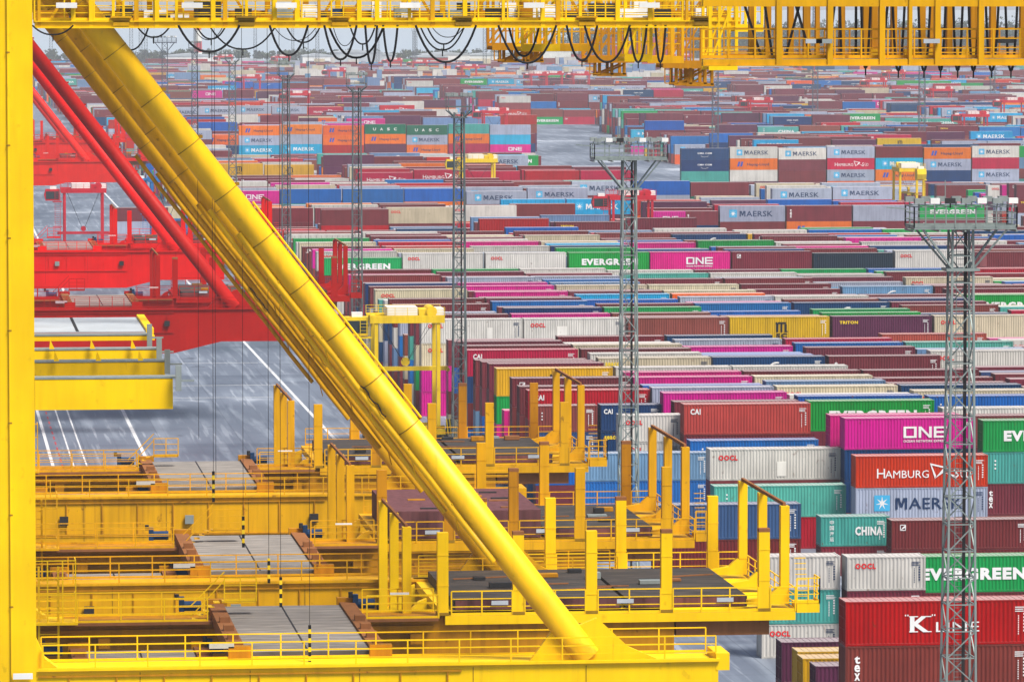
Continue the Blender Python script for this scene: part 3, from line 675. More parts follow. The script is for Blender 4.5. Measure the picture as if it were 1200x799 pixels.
def lgeo(kind, L, h):
    k = (kind, L, round(h, 2))
    if k not in _lm:
        m = M(); logo(m, kind, L, h, 0.0)
        for i in range(len(m.v)): x, y, z = m.v[i]; m.v[i] = (x - L / 2, y - G / 2 - .012, z)
        _lm[k] = m.mesh('lettering', INK)
    return _lm[k]
def mgeo(L, h, ink):
    k = ('mark', L, round(h, 2), ink)
    if k not in _lm:
        m = M(); rr = random.Random(hash((L, ink)) & 255)
        for r_ in range(3):
            x = L / 2 - 1.1
            m.quad((x, 0, h * (.82 - r_ * .045)), (x + rr.uniform(.5, .85), 0, h * (.82 - r_ * .045)), (x + .6, 0, h * (.82 - r_ * .045) + .06), (x, 0, h * (.82 - r_ * .045) + .06))
        for i in range(6): z = h * (.66 - i * .075); m.quad((L / 2 - .55, 0, z), (L / 2 - .42, 0, z), (L / 2 - .42, 0, z + .12), (L / 2 - .55, 0, z + .12))
        for i in range(9): z = h * (.62 - i * .05); m.quad((L / 2 - .9, 0, z), (L / 2 - .84, 0, z), (L / 2 - .84, 0, z + .09), (L / 2 - .9, 0, z + .09))
        for i in range(len(m.v)): x, y, z = m.v[i]; m.v[i] = (x, -G / 2 - .012, z)
        _lm[k] = m.mesh('marking', ink)
    return _lm[k]
def jit(c, a=.10):
    r_, g_, b_ = lin(PAL[c]); v = .92 + random.uniform(-a * 1.3, a); h_, s_, w_ = colorsys.rgb_to_hsv(r_, g_, b_)
    return colorsys.hsv_to_rgb((h_ + random.uniform(-.012, .012)) % 1, max(0, min(1, s_ * random.uniform(1.0, 1.10))), max(0, min(1, w_ * v)))
# words that single each container out
def near_of(b_, dx, dy):
    best = None
    for q in IDX.get((round((b_['y'] + dy) / 10)), []) + IDX.get(round((b_['y'] + dy) / 10) - 1, []) + IDX.get(round((b_['y'] + dy) / 10) + 1, []):
        if q is b_ or q['tier'] != q['n']: continue
        d = abs(q['x'] - b_['x'] - dx) + abs(q['y'] - b_['y'] - dy)
        if d < 4 and (best is None or d < best[0]): best = (d, q)
    return best[1] if best else None
IDX = {}
for b_ in BX: IDX.setdefault(round(b_['y'] / 10), []).append(b_)
def words(b_):
    s_ = 'short ' if b_['L'] < 8 else ''
    w0 = s_ + b_['c'] + ' container'
    if b_['lg'] in PRINT: w0 += ' lettered ' + PRINT[b_['lg']]
    t = ''
    if b_['tier'] < b_['n']:
        up = [q for q in IDX[round(b_['y'] / 10)] if abs(q['x'] - b_['x']) < .3 and abs(q['y'] - b_['y']) < .3 and q['tier'] == b_['tier'] + 1]
        t = ' under a %s one' % up[0]['c'] if up else ' low in its stack'
    l_ = near_of(b_, -PX if b_['L'] > 8 else -6.1, 0); r_ = near_of(b_, b_['L'] + .3, 0); bk = near_of(b_, 0, PY)
    c = [w0 + t]
    if l_ and r_: c.append(w0 + t + ', %s left, %s right' % (l_['c'], r_['c']))
    elif l_: c.append(w0 + t + ', right of a %s one' % l_['c'])
    elif r_: c.append(w0 + t + ', left of a %s one' % r_['c'])
    if bk and len(c[-1].split()) < 12: c.append(c[-1] + ', %s behind' % bk['c'])
    return c
ORD = ['nearest', 'second nearest', 'third nearest', 'fourth nearest', 'fifth nearest', 'sixth nearest', 'seventh nearest', 'eighth nearest', 'ninth nearest', 'tenth nearest']
for b_ in IND: b_['w'] = words(b_); b_['lv'] = 0
for rnd_ in range(3):
    cnt = {}
    for b_ in IND: cnt.setdefault(b_['w'][min(b_['lv'], len(b_['w']) - 1)], []).append(b_)
    for k_, v_ in cnt.items():
        if len(v_) > 1:
            for q in v_: q['lv'] += 1
cnt = {}
for b_ in IND: cnt.setdefault(b_['w'][min(b_['lv'], len(b_['w']) - 1)], []).append(b_)
for k_, v_ in cnt.items():
    v_.sort(key=lambda q: q['p'][2])
    for i, q in enumerate(v_):
        if len(k_.split()) > 13: k_ = ' '.join(k_.replace('a ', '').split()[:13]).rstrip(',')
        q['label'] = k_ if len(v_) == 1 else (k_ + ', ' + (ORD[i] if i < len(ORD) else str(i + 1) + 'th nearest') + ' such')
for b_ in IND:
    if len(b_['label'].split()) < 4: b_['label'] += ' among the yard stacks'
    sc_ = FPX / b_['p'][2]; det = sc_ > 6.5
    r_ = empty('shipping_container', (b_['x'] + b_['L'] / 2, b_['y'] + G / 2, b_['z']))
    tag(r_, b_['label'], 'container', 'shipping containers stacked in the yard')
    D = cgeo(b_['L'], b_['h'], det); cc = (*jit(b_['c']), 1)
    def add(name, me):
        o = bpy.data.objects.new(name, me); col.objects.link(o); o.parent = r_; o.color = cc; return o
    add('body', D['body'])
    if det:
        f = add('frame', D['frame']); f.color = tuple(v * .88 for v in cc[:3]) + (1,)
        if random.random() < .5 and sc_ > 8: add('door', D['door'])
        if sc_ > 8.5: add('marking', mgeo(b_['L'], b_['h'], 'ink_navy' if b_['c'] in ('white', 'cream', 'lilac-grey') else 'ink_white'))
    if det and b_['c'] in ('white', 'cream', 'steel-blue', 'maroon') and random.random() < (.35 if b_['c'] == 'white' else .08):
        m = M(); xx = random.uniform(-b_['L'] * .35, b_['L'] * .25); m.box(xx, -G / 2 - .008, .35, xx + random.uniform(.5, 1.3), -G / 2 + .02, b_['h'] - random.uniform(.35, 1.3)); o = add('repair_patch', m.mesh('repair_patch', 'cont')); o.color = tuple(min(1, v * 1.25 + .05) for v in cc[:3]) + (1,)
    if b_['lg']: add('lettering', lgeo(b_['lg'], b_['L'], b_['h']))
sm = M()
for b_ in BX:
    if b_['ind']: continue
    c = jit(b_['c']); x0, y0, z0, L, h = b_['x'], b_['y'], b_['z'], b_['L'], b_['h']
    sm.cc = c; sm.box(x0, y0, z0, x0 + L, y0 + G, z0 + h - .01, False); sm.cc = None
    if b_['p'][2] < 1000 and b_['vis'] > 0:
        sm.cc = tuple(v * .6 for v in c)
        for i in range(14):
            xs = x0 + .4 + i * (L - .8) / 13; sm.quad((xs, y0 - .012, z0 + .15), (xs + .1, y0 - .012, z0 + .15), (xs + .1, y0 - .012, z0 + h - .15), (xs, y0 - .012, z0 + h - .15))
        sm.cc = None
    if b_['lg'] and b_['vis'] > 6 and b_['p'][2] < 2600:
        v0 = len(sm.v); logo(sm, b_['lg'], L, h, 0.0, True)
        for i in range(v0, len(sm.v)): x, y, z = sm.v[i]; sm.v[i] = (x + x0, y + y0 - .03, z + z0)
tag(sm.build('shipping_containers', 'cont_att', att=True), 'smaller far and half hidden containers of many colours filling the yard', 'containers', kind='stuff')

# ------------------------------------------------------------------ straddle carriers
def carrier(kind, x, y, mat, label, cat_group, z_sp=7.2, box=None):
    """x, y: left near corner of the machine on the ground; it stands 15.4 m tall, drives along X"""
    r = tag(empty(kind, (x, y, 0)), label, 'straddle carrier', cat_group)
    L, W, Hh = 7.6, 4.9, 14.2
    for sy in (0, W):
        b_ = M().box(-.9, sy - .28, 1.15, L + .9, sy + .28, 1.75); b_.box(.6, sy - .2, 1.75, L - .6, sy + .2, 2.1); b_.build('wheel_beam', mat, r)
        for wx in (-.2, 2.3, L - 2.3, L + .2):
            wh = M().tube([(wx, sy - .27, .66), (wx, sy + .27, .66)], .66, 18).build('wheel', 'rubber', r)
            M().tube([(wx, sy - .29, .66), (wx, sy + .29, .66)], .30, 12).build('rim', mat, wh)
        for sx in (.3, L - .3):
            M().box(sx - .21, sy - .22, 2.1, sx + .21, sy + .22, Hh - .5).build('leg', mat, r)
        M().box(-.4, sy - .3, Hh - .5, L + .4, sy + .3, Hh + .25).build('top_beam', mat, r)
    for sx in (.2, L - .2): M().box(sx - .3, .3, Hh - .45, sx + .3, W - .3, Hh + .2).build('cross_beam', mat, r)
    M().box(1.6, .5, Hh + .25, 5.0, W - .5, Hh + 1.25).build('machinery_cover', 'white', r)
    M().box(5.2, .7, Hh + .25, 6.4, W - .7, Hh + 1.0).build('winch', mat, r)
    M().tube([(6.6, .4, Hh + .75), (6.6, W - .4, Hh + .75)], .6, 16).build('winch_drum', mat, r)
    M().box(7.0, .8, Hh + .25, 8.0, W - 1, Hh + 1.1).build('electric_cabinet', 'white', r)
    k = M(); k.rail((-.4, -.25, Hh + .25), (L + .4, -.25, Hh + .25), 1.0, 1.5, .05); k.rail((-.4, W + .25, Hh + .25), (L + .4, W + .25, Hh + .25), 1.0, 1.5, .05); k.build('railing', mat, r)
    cb = M().prism([(-3.2, Hh - 1.9), (-.6, Hh - 1.9), (-.6, Hh + .2), (-3.2, Hh + .2), (-3.5, Hh - .9)], .1, 2.0).build('cabin', mat, r)
    M().box(-3.15, .07, Hh - 1.6, -.8, .1, Hh - .2).build('window', 'glass', cb)
    M().box(-3.3, .3, Hh - 1.4, -3.28, 1.8, Hh - .4).build('window', 'glass', cb)
    M().box(-2.4, .4, Hh + .2, -1.2, 1.6, Hh + .7).build('roof_unit', 'white', cb)
    ld = M()
    for z in range(2, int(Hh), 3):
        for xx in (-1.5, -.5): ld.bar((xx, -.1, z), (xx, -.1, z + 3), .06)
        for q in range(8): ld.bar((-1.5, -.1, z + q * .38), (-.5, -.1, z + q * .38), .04)
    ld.box(-1.9, -.3, Hh - 2.2, -.2, 1.9, Hh - 2.05); ld.box(-1.9, -.3, 7.4, -.2, .8, 7.5); ld.build('ladder', mat, r)
    sp = M().box(-1.0, W / 2 - .35, z_sp, L + 1.0, W / 2 + .35, z_sp + .45)
    for sx in (-1.0, L + .8): sp.box(sx, W / 2 - 1.15, z_sp - .05, sx + .3, W / 2 + 1.15, z_sp + .3)
    sp.build('spreader', mat, r)
    hb = M().tube([(L / 2, W / 2 - .2, z_sp + 1.0), (L / 2, W / 2 + .2, z_sp + 1.0)], .5, 10); hb.build('sheave', mat, r)
    rp = M()
    for sx in (.8, L - .8):
        for sy in (.6, W - .6): rp.bar((L / 2, W / 2, z_sp + .6), (sx, sy, Hh - .4), .035)
    rp.build('hoist_rope', 'cable', r)
    if mat == 'cy':
        hp = M().box(L + .5, -.35, 1.2, L + 2.2, -.3, 2.9); o = hp.build('warning_panel', 'ink_yellow', r)
        st = M()
        for i in range(5):
            u = i * .34; st.quad((L + .5 + u, -.36, 1.2), (L + .7 + u, -.36, 1.2), (L + .5 + u, -.36, 2.9), (L + .3 + u if i else L + .5, -.36, 2.9))
        st.build('stripe', 'ink_black', o)
    return r
p = at_Y(440, 400, 573)
c1 = carrier('straddle_carrier', 50.5, 570.5, 'cy', 'large yellow straddle carrier with dark windowed cabin beside the front stacks', 'straddle carriers', 8.2)
names = {'carrier_yellow': 'yellow', 'carrier_red': 'red'}
CL = ['yellow straddle carrier over the rows left of the ONE container', 'red straddle carrier carrying a white machinery cover behind the big mast head', 'red straddle carrier beside the open junction ground',
      'tiny red straddle carrier farthest left on the hazy yard', 'red straddle carrier above the orange Hapag-Lloyd wall', 'red straddle carrier over stacks right of the junction',
      'red straddle carrier under the festoon gantry, left of three', 'red straddle carrier under the festoon gantry, middle of three', 'red straddle carrier nearer than its right side neighbours',
      'red straddle carrier at the right edge of the yard', 'tiny red straddle carrier against the grey skyline', 'red straddle carrier before the far skyline, centre of the yard']
for (kind, a, b_), lb in zip(CP, CL):
    carrier('straddle_carrier', a, b_ - 1, 'cy' if 'yellow' in kind else 'cr', lb, 'straddle carriers', 8.5)
carrier('straddle_carrier', 206.5, 1042, 'cy', 'yellow straddle carrier driving the free lane behind the nearest mast', 'straddle carriers', 9).rotation_euler.z = math.pi / 2
carrier('straddle_carrier', 26.5, 950, 'cr', 'red straddle carrier on the apron between the red cranes', 'straddle carriers', 6)
carrier('straddle_carrier', 45.0, 1003, 'cb', 'blue straddle carrier on the apron beside the yard edge', 'straddle carriers', 6)

# ------------------------------------------------------------------ light masts
def mast(x, y, Hm, style, label, mat='mast', w0=1.75, w1=1.15):
    r = tag(empty('light_mast', (x, y, 0)), label, 'mast', 'thin masts on the skyline' if 'thin pale mast on' in label else 'lattice light masts along the yard')
    m = M(); n = max(8, int(Hm / 1.55)); far = y > 900
    def cor(t):
        w_ = w0 + (w1 - w0) * t; return [(-w_ / 2, -w_ / 2), (w_ / 2, -w_ / 2), (w_ / 2, w_ / 2), (-w_ / 2, w_ / 2)]
    lw = .12 if not far else .14
    for i in range(4):
        a, b_ = cor(0)[i], cor(1)[i]; m.bar((a[0], a[1], 0), (b_[0], b_[1], Hm - 1.5), lw)
    for k in range(n):
        t0, t1 = k / n, (k + 1) / n; z0, z1 = t0 * (Hm - 1.5), t1 * (Hm - 1.5)
        A, B = cor(t0), cor(t1)
        for i in range(4):
            j = (i + 1) % 4; bw = .065 if not far else .09
            m.bar((A[i][0], A[i][1], z0), (A[j][0], A[j][1], z0), bw)
            if k % 2: m.bar((A[i][0], A[i][1], z0), (B[j][0], B[j][1], z1), bw)
            else: m.bar((A[j][0], A[j][1], z0), (B[i][0], B[i][1], z1), bw)
    m.build('lattice', mat, r)
    M().box(-w0 * .9, -w0 * .9, 0, w0 * .9, w0 * .9, .6).build('footing', 'sheet', r)
    if not far:
        l_ = M()
        for sx in (-.22, .22): l_.bar((sx, .1, .6), (sx, .1, Hm - 1.5), .04)
        for q in range(int(Hm / .32)): l_.bar((-.22, .1, .6 + q * .32 * .94), (.22, .1, .6 + q * .32 * .94), .03)
        l_.build('ladder', mat, r)
        M().bar((w1 * .22, -.1, .6), (w1 * .22, -.1, Hm - 1.5), .16).build('cable_duct', 'dark', r)
    if style == 'big':
        hw = 2.9; z = Hm - 1.5; pl = M()
        pl.box(-hw, -1.3, z, hw, 1.3, z + .12)
        for xx in (-hw, -hw / 2, 0, hw / 2, hw): pl.bar((xx, -1.3, z - .08), (xx, 1.3, z - .08), .1)
        pl.build('platform', mat, r)
        br = M()
        for sx in (-1, 1):
            for sy in (-1, 1): br.bar((sx * .6, sy * .6, z - 2.2), (sx * hw * .82, sy * 1.2, z), .11)
        br.box(-.95, -.75, z - 2.35, .95, .75, z - 2.2); br.build('strut', mat, r)
        rl = M()
        for a, b_ in (((-hw, -1.3), (hw, -1.3)), ((-hw, 1.3), (hw, 1.3)), ((-hw, -1.3), (-hw, 1.3)), ((hw, -1.3), (hw, 1.3))):
            rl.rail((a[0], a[1], z + .12), (b_[0], b_[1], z + .12), 1.15, 1.1, .06)
        rl.build('railing', mat, r)
        for sy in (-1.35, 1.35):
            for i in range(7):
                xx = -hw + .25 + i * (2 * hw - .5) / 6
                f_ = M(); f_.bar((xx, sy, z + 1.2), (xx, sy, z + 1.5), .07); f_.box(xx - .26, sy - .2, z + 1.45, xx + .26, sy + .2, z + 1.75)
                f_.build('floodlight', ['grey', 'white', 'dark', 'grey', 'white', 'grey', 'white'][i] if sy < 0 else 'grey', r)
        a_ = M().bar((-hw - .1, 0, z + 1.1), (-hw - 1.3, 0, z + 1.2), .07); a_.bar((-.9, 0, z + 1.2), (-.9, 0, z + 2.7), .05); a_.build('aerial', mat, r)
    else:
        hw = 1.25; z = Hm - 1.8; pl = M(); pl.box(-.8, -.8, z - .3, .8, .8, z - .15); pl.build('platform', mat, r)
        br = M()
        for sx in (-1, 1):
            for sy in (-1, 1): br.bar((sx * .5, sy * .5, z - .2), (sx * hw, sy * hw, z + .5), .10); br.bar((sx * hw, sy * hw, z + .5), (sx * hw, sy * hw, z + 2), .08)
            br.bar((sx * hw, -hw, z + .9), (sx * hw, hw, z + .9), .09); br.bar((-hw, sx * hw, z + .9), (hw, sx * hw, z + .9), .09)
            br.bar((sx * hw, -hw, z + 2), (sx * hw, hw, z + 2), .08); br.bar((-hw, sx * hw, z + 2), (hw, sx * hw, z + 2), .08)
        br.build('lamp_ring', mat, r)
        for i in range(8):
            a = i * math.pi / 4 + .39; f_ = M(); xx, yy = math.cos(a) * hw, math.sin(a) * hw
            f_.box(xx - .24, yy - .24, z + 2.0, xx + .24, yy + .24, z + 2.35); f_.build('floodlight', 'grey', r)
    return r
def mast_at(xp, yp, Hd, style, label, **k):
    """head seen at pixel xp, yp; Hd = metres from the camera level down to the head"""
    p = at_z(xp, yp, CAMZ - Hd); return mast(p.x, p.y, CAMZ - Hd + 1.6, style, label, **k)
mast_at(1126, 270, 13.2, 'big', 'nearest lattice mast with a wide lamp platform, before the K LINE container', w0=1.9, w1=1.15)
mast_at(737, 189, 13.2, 'big', 'lattice mast with a wide lamp platform rising behind the yellow posts', w0=1.6, w1=1.0)
mast_at(538, 133, 12.6, 'ring', 'lattice mast with ring of lamps right of the thick yellow brace', w0=1.5, w1=1.0, mat='mast3')
mast_at(418, 104, 12.6, 'ring', 'lattice mast with ring of lamps above the dark green UASC container', w0=1.5, w1=1.0, mat='mast3')
mast_at(335, 89, 12.6, 'ring', 'lattice mast with ring of lamps crossing the orange Hapag-Lloyd containers', w0=1.5, w1=1.0, mat='mast3')
mast_at(272, 72, 12.6, 'ring', 'thin lattice mast crossing the sky-blue MAERSK container', mat='mast3', w0=1.6, w1=1.1)
mast_at(228, 60, 12.6, 'ring', 'thin mast beside the red and white chimney', mat='mast2', w0=1.7, w1=1.1)
mast_at(193, 51, 12.6, 'big', 'thin mast with a flat lamp head just right of the yellow brace top', mat='mast2', w0=1.9, w1=1.3)
for i, (xp, yb, w_, lb) in enumerate([(372, 78, 1.6, 'pale lattice tower between the cable loops, left one over the skyline'), (568, 78, 1.6, 'pale lattice tower left of the hanging yellow platform'), (487, 79, 1.5, 'thin pale lattice tower over the skyline, right of the cable loops'),
                                      (60, 76, 1.7, 'pale tower seen between the yellow leg and the upper red brace'), (154, 78, 1.7, 'pale tower left of the flat headed mast'), (165, 84, 1.5, 'second pale tower left of the flat headed mast'), (955, 150, 1.5, 'lattice mast below the festoon gantry, left one'),
                                      (838, 190, 1.4, 'lattice mast right of the stacked CMA containers'), (1080, 175, 1.5, 'lattice mast below the festoon gantry, right one'), (1163, 120, 1.6, 'pale mast at the right edge below the festoon gantry')]):
    p = at_z(xp, yb + 20, 0); r_ = mast(p.x, p.y, 46 + (i * 7) % 9, 'ring', lb, mat='mast2', w0=w_ + .3, w1=w_)

# ------------------------------------------------------------------ far skyline
def building(x, y, L, D, h, mat, label, cat, win=True, nm='warehouse'):
    r = tag(empty(nm, (x, y, 0)), label, cat, 'far port buildings')
    M().box(0, 0, 0, L, D, h).build('wall', mat, r)
    M().prism([(-.4, h + .01), (L + .4, h + .01), (L + .4, h + .6), (L / 2, h + 2.0), (-.4, h + .6)], -.3, D + .3).build('roof', 'sheet', r)
    if win:
        for i in range(int(L / 9)): M().box(3 + i * 9, -.12, 1, 8 + i * 9, -.01, min(h - 1.5, 5.5)).build('door', 'dark' if i % 3 else 'blue_m', r)
    return r
rr = random.Random(5)
FB = []
pos_words = ['left of the red chimney', 'right of the red chimney', 'behind the flat headed mast', 'under the first cable loop', 'under the second cable loop', 'under the third cable loop', 'under the fourth cable loop', 'left of the hanging platform', 'below the hanging platform', 'right of the hanging platform', 'beyond the far junction', 'far right of the skyline']
for i in range(12):
    xp = 175 + i * 52 + rr.uniform(-12, 12); p = at_z(xp, 92 + rr.uniform(-6, 6), 0)
    X, Yb = p.x, min(p.y, 3500) ; X = at_Y(xp, 90, 3150 + rr.uniform(-60, 250)).x
    cm = rr.choice([('white', 'white'), ('sheet', 'pale grey'), ('white', 'white'), ('red1', 'red')])
    Yb = 3150 + i * 22
    building(X, Yb, rr.uniform(18, 34), 20, rr.uniform(7, 13), cm[0], '%s hazy warehouse %s' % (cm[1], pos_words[i]), 'warehouse')
p = at_Y(232, 70, 3700)
ch = tag(empty('chimney', (p.x, 3700, 0)), 'red and white banded chimney on the far skyline', 'chimney')
for i in range(6): M().tube([(0, 0, i * 8), (0, 0, i * 8 + 8)], [3.2 - i * .2, 3.0 - i * .2], 14).build('band', 'cr' if i % 2 or i == 5 else 'white', ch)
# tall stacks of empties, striped red and lilac, standing behind the yard
em = M(); rr = random.Random(9)
for a, b_, Yb, tiers, step in ((716, 806, 3120, 9, 2.6), (480, 560, 3050, 4, 12.4), (560, 690, 3080, 3, 12.4)):
    Xa, Xb = at_Y(a, 80, Yb).x, at_Y(b_, 80, Yb).x; X = Xa
    while X < Xb:
        for t in range(tiers):
            em.cc = jit(rr.choice(['crimson', 'plum', 'maroon', 'lilac-grey', 'crimson'] if tiers > 5 else ['white', 'lilac-grey', 'dark green', 'crimson', 'maroon', 'blue'])); em.box(X, Yb, t * 2.6, X + step - .15, Yb + 12 if step < 5 else Yb + 2.4, t * 2.6 + 2.58)
        X += step
em.cc = None
tag(em.build('empty_containers', 'cont_att', att=True), 'very distant stacks of empties at the back of the yard', 'containers', kind='stuff')
# reefer racks: pale frames with clutter
rk = M(); rr = random.Random(3)
for i in range(420):
    xp = rr.uniform(200, 860) ; Yb = rr.uniform(2380, 3000); X = at_Y(xp, 90, Yb).x; z = rr.choice([0, 2.6, 5.2, 7.8, 10.4])
    rk.cc = jit(rr.choice(['white', 'white', 'lilac-grey', 'steel-blue', 'cream'])); w_ = rr.choice([2.4, 2.4, 6, 12])
    rk.box(X, Yb, 0, X + w_, Yb + 2.4, z + 2.6)
rk.cc = None
tag(rk.build('reefer_racks', 'cont_att', att=True), 'pale jumble of distant refrigerated container racks', 'containers', kind='stuff')
# far woods: leaf clumps through the volume of many crowns
MT['leaf'] = paint('foliage', 'ATT', 0.8, 0.0, 0.0)
def woods(name, label, xs, ys, hs, n, seed, zf=lambda x: 0):
    rr = random.Random(seed); m = M()
    for i in range(n):
        X = rr.uniform(*xs); Yt = rr.uniform(*ys); h = rr.uniform(*hs); z0 = zf(X); rad = h * rr.uniform(.28, .42)
        base = rr.choice([(.035, .06, .03), (.05, .08, .035), (.03, .05, .035), (.07, .085, .04)])
        m.cc = (.05, .04, .03); m.box(X - .25, Yt - .25, z0, X + .25, Yt + .25, z0 + h * .6, False)
        for q in range(34):
            u = Vector((rr.gauss(0, 1), rr.gauss(0, 1), rr.gauss(0, 1))).normalized() * (rr.random() ** .4)
            c = Vector((X + u.x * rad, Yt + u.y * rad, z0 + h * .62 + u.z * h * .38)); s_ = rr.uniform(.7, 1.7); v = rr.uniform(.7, 1.35)
            m.cc = tuple(k * v for k in base); a = Vector((rr.gauss(0, 1), rr.gauss(0, 1), rr.gauss(0, 1))).normalized(); b_ = a.cross(Vector((.3, .2, 1))).normalized(); d = a.cross(b_)
            m.quad(tuple(c + a * s_), tuple(c + b_ * s_), tuple(c - a * s_)); m.quad(tuple(c + d * s_), tuple(c - b_ * s_ * .8), tuple(c - d * s_))
    m.cc = None
    tag(m.build(name, 'leaf', att=True), label, 'woods', kind='stuff')
def hz_(x):
    for (a, ha), (b_, hb) in zip(hx, hx[1:]):
        if a <= x <= b_: return ha + (hb - ha) * (x - a) / (b_ - a)
    return 0
woods('woods', 'dark blue-green wood on the low ridge at the right, beyond the yard', (430, 900), (3180, 3480), (16, 26), 900, 4, lambda x: hz_(x) * .6)
woods('woods', 'thin far line of bare trees along the skyline at the left', (-170, 430), (3700, 3860), (5, 10), 420, 8)
woods('shrubs', 'grey-green trees between the pale reefer racks', (60, 420), (2700, 3060), (5, 10), 320, 2)

# ------------------------------------------------------------------ ship-to-shore cranes
ZT = 21.2
def crane(Y0, mat, mat2, label, near=False, deckstuff='dark', seed=1, railmat=None, dX=0.0):
    rr = random.Random(seed); rm = railmat or mat
    r = tag(empty('container_crane', (dX, Y0, 0)), label, 'crane', 'container cranes along the quay')
    # legs with their welded seam strips; the landside pair is in view
    for yy in (0, 18.0):
        for x0, wd in ((3.2, 1.72), (-33.0, 1.72)):
            m = M().box(x0, yy, 2.2, x0 + wd, yy + 1.7, 58)
            lg = m.build('leg', mat, r)
            s_ = M().box(x0 + .62, yy - .09, 4, x0 + .66, yy - .002, 57.6)
            s_.build('flange', mat, lg)
            if x0 > 0:
                for z in range(20, 56, 4): M().box(x0 + .56, yy - .10, z, x0 + .74, yy - .092, z + .08).build('bracket', 'seam', lg)
        M().prism([(4.92, 17.2), (6.6, 17.2), (6.6, ZT), (5.9, ZT + .05), (5.3, ZT + .5), (4.92, ZT + 1.4)], yy + .3, yy + 1.4).build('gusset', mat, r)
    M().box(3.4, -4, .9, 4.7, 21, 2.3).build('sill_beam', mat, r)
    for yy in (-3.4, 0, 14, 18.4):
        for k in (0, 1.2): M().tube([(3.6, yy + k, .45), (4.5, yy + k, .45)], .42, 12).build('wheel', 'dark', r)
    # girder A: deep box with a tapered cantilever end
    tip = 34.9
    g = M().prism([(4.93, 17.15), (23.4, 17.15), (tip, 19.9), (tip, ZT), (4.93, ZT)], .02, 1.75).build('girder', mat, r)
    s_ = M()
    for x in (9.4, 14.2, 19.0, 24.0, 29.0): s_.box(x, .004, 17.6 if x < 24 else 19.6, x + .035, .018, ZT - .1)
    s_.box(5.0, .004, 19.1, 18.9, .018, 19.14); s_.build('weld_seam', 'seam' if 'red' not in mat else 'red1', g)
    ra = M(); ra.rail((5.2, .1, ZT), (tip - .1, .1, ZT), 1.12, 2.35, .05); ra.build('railing', rm, r)
    ra = M(); ra.rail((5.2, 3.05, ZT), (tip - .1, 3.05, ZT), 1.12, 2.1, .05); ra.build('railing', rm, r)
    M().box(5.0, 1.78, ZT - .18, tip, 3.1, ZT - .02).build('walkway', rm, r)
    M().box(5.0, -.12, ZT + .002, tip + .05, .0, ZT + .12).build('flange', mat, r)
    M().box(12.6, 3.0, ZT + .5, 13.7, 3.04, ZT + .72).build('sign_plate', 'sheet', r)
    # bent platform at the tip
    M().box(tip - .1, .0, ZT - .4, tip + .5, 2.6, ZT + .35).build('end_box', rm, r)
    fr_ = M()
    for z in (ZT - .28, ZT - 2.15): fr_.box(5.0, -.06, z, 23.5, .0, z + .07)
    for q in range(9): x = 6.3 + q * 2.07; fr_.box(x, -.05, ZT - 2.08, x + .06, .0, ZT - .29)
    fr_.build('stiffener', mat2 if near else 'amber' if 'red' not in mat else mat, g)
    for q in range(3): M().box(8.0 + q * 7.3, -.22, ZT - 1.5, 8.5 + q * 7.3, -.07, ZT - 1.0).build('junction_box', 'grey' if q % 2 else 'dark', g)
    # girder B with catwalk, rail beam on brackets and the machinery deck
    yb = 18.0
    M().box(4.93, yb + .02, 17.0, 35.6, yb + 1.6, ZT).build('girder', mat2, r)  # yellow cranes: shade of this face is painted in as darker amber
    M().box(4.95, yb - 1.25, ZT - .12, 24.2, yb - .01, ZT + .02).build('catwalk', 'rust', r)
    for a0, a1 in ((5.2, 13.3), (20.8, 24.2)):
        ra = M(); ra.rail((a0, yb - 1.18, ZT), (a1, yb - 1.18, ZT), 1.12, 2.3, .05); ra.build('railing', rm, r)
        ra = M(); ra.rail((a0, yb + 1.4, ZT), (a1, yb + 1.4, ZT), 1.12, 1.9, .05); ra.build('railing', rm, r)
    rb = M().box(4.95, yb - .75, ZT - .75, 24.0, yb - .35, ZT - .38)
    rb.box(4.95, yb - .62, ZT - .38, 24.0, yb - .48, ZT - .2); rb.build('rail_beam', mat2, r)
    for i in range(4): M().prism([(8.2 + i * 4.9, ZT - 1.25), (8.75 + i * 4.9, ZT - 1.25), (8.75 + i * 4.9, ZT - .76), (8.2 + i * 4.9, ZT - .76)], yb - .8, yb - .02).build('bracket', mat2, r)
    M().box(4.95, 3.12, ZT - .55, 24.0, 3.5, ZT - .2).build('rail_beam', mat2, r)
    # stair with landing on girder B
    st = M(); sx = 13.2 + rr.uniform(-.8, .8)
    for i in range(5): st.box(sx + i * .25, yb - .8, ZT + .02 + i * .2, sx + i * .25 + .28, yb - .1, ZT + .06 + i * .2)
    st.bar((sx - .1, yb - .85, ZT + .2), (sx + 1.5, yb - .85, ZT + 1.9), .05); st.bar((sx - .1, yb - .85, ZT + .7), (sx + 1.5, yb - .85, ZT + 2.3), .05); st.rail((sx + 1.5, yb - .85, ZT + .9), (sx + 3.0, yb - .85, ZT + .9), 1.1, .75, .05)
    st.box(sx + 1.4, yb - .85, ZT + .84, sx + 3.0, yb - .05, ZT + .9); st.build('stair', rm, r)
    M().box(22.0, yb - .10, ZT + 1.0, 22.9, yb - .04, ZT + 1.12).build('lamp', 'white', r)
    # ladder cage near the leg
    lc = M()
    for x in (5.4, 6.3): lc.bar((x, yb - 2.2, 15.5), (x, yb - 2.2, 24.0), .10)
    for q in range(20): lc.bar((5.4, yb - 2.2, 15.8 + q * .42), (6.3, yb - 2.2, 15.8 + q * .42), .045)
    for z in (21.9, 22.7, 23.5, 24.3):
        lc.bar((5.2, yb - 2.5, z), (7.1, yb - 2.5, z), .05); lc.bar((7.1, yb - 2.5, z), (7.1, yb - 1.2, z), .05)
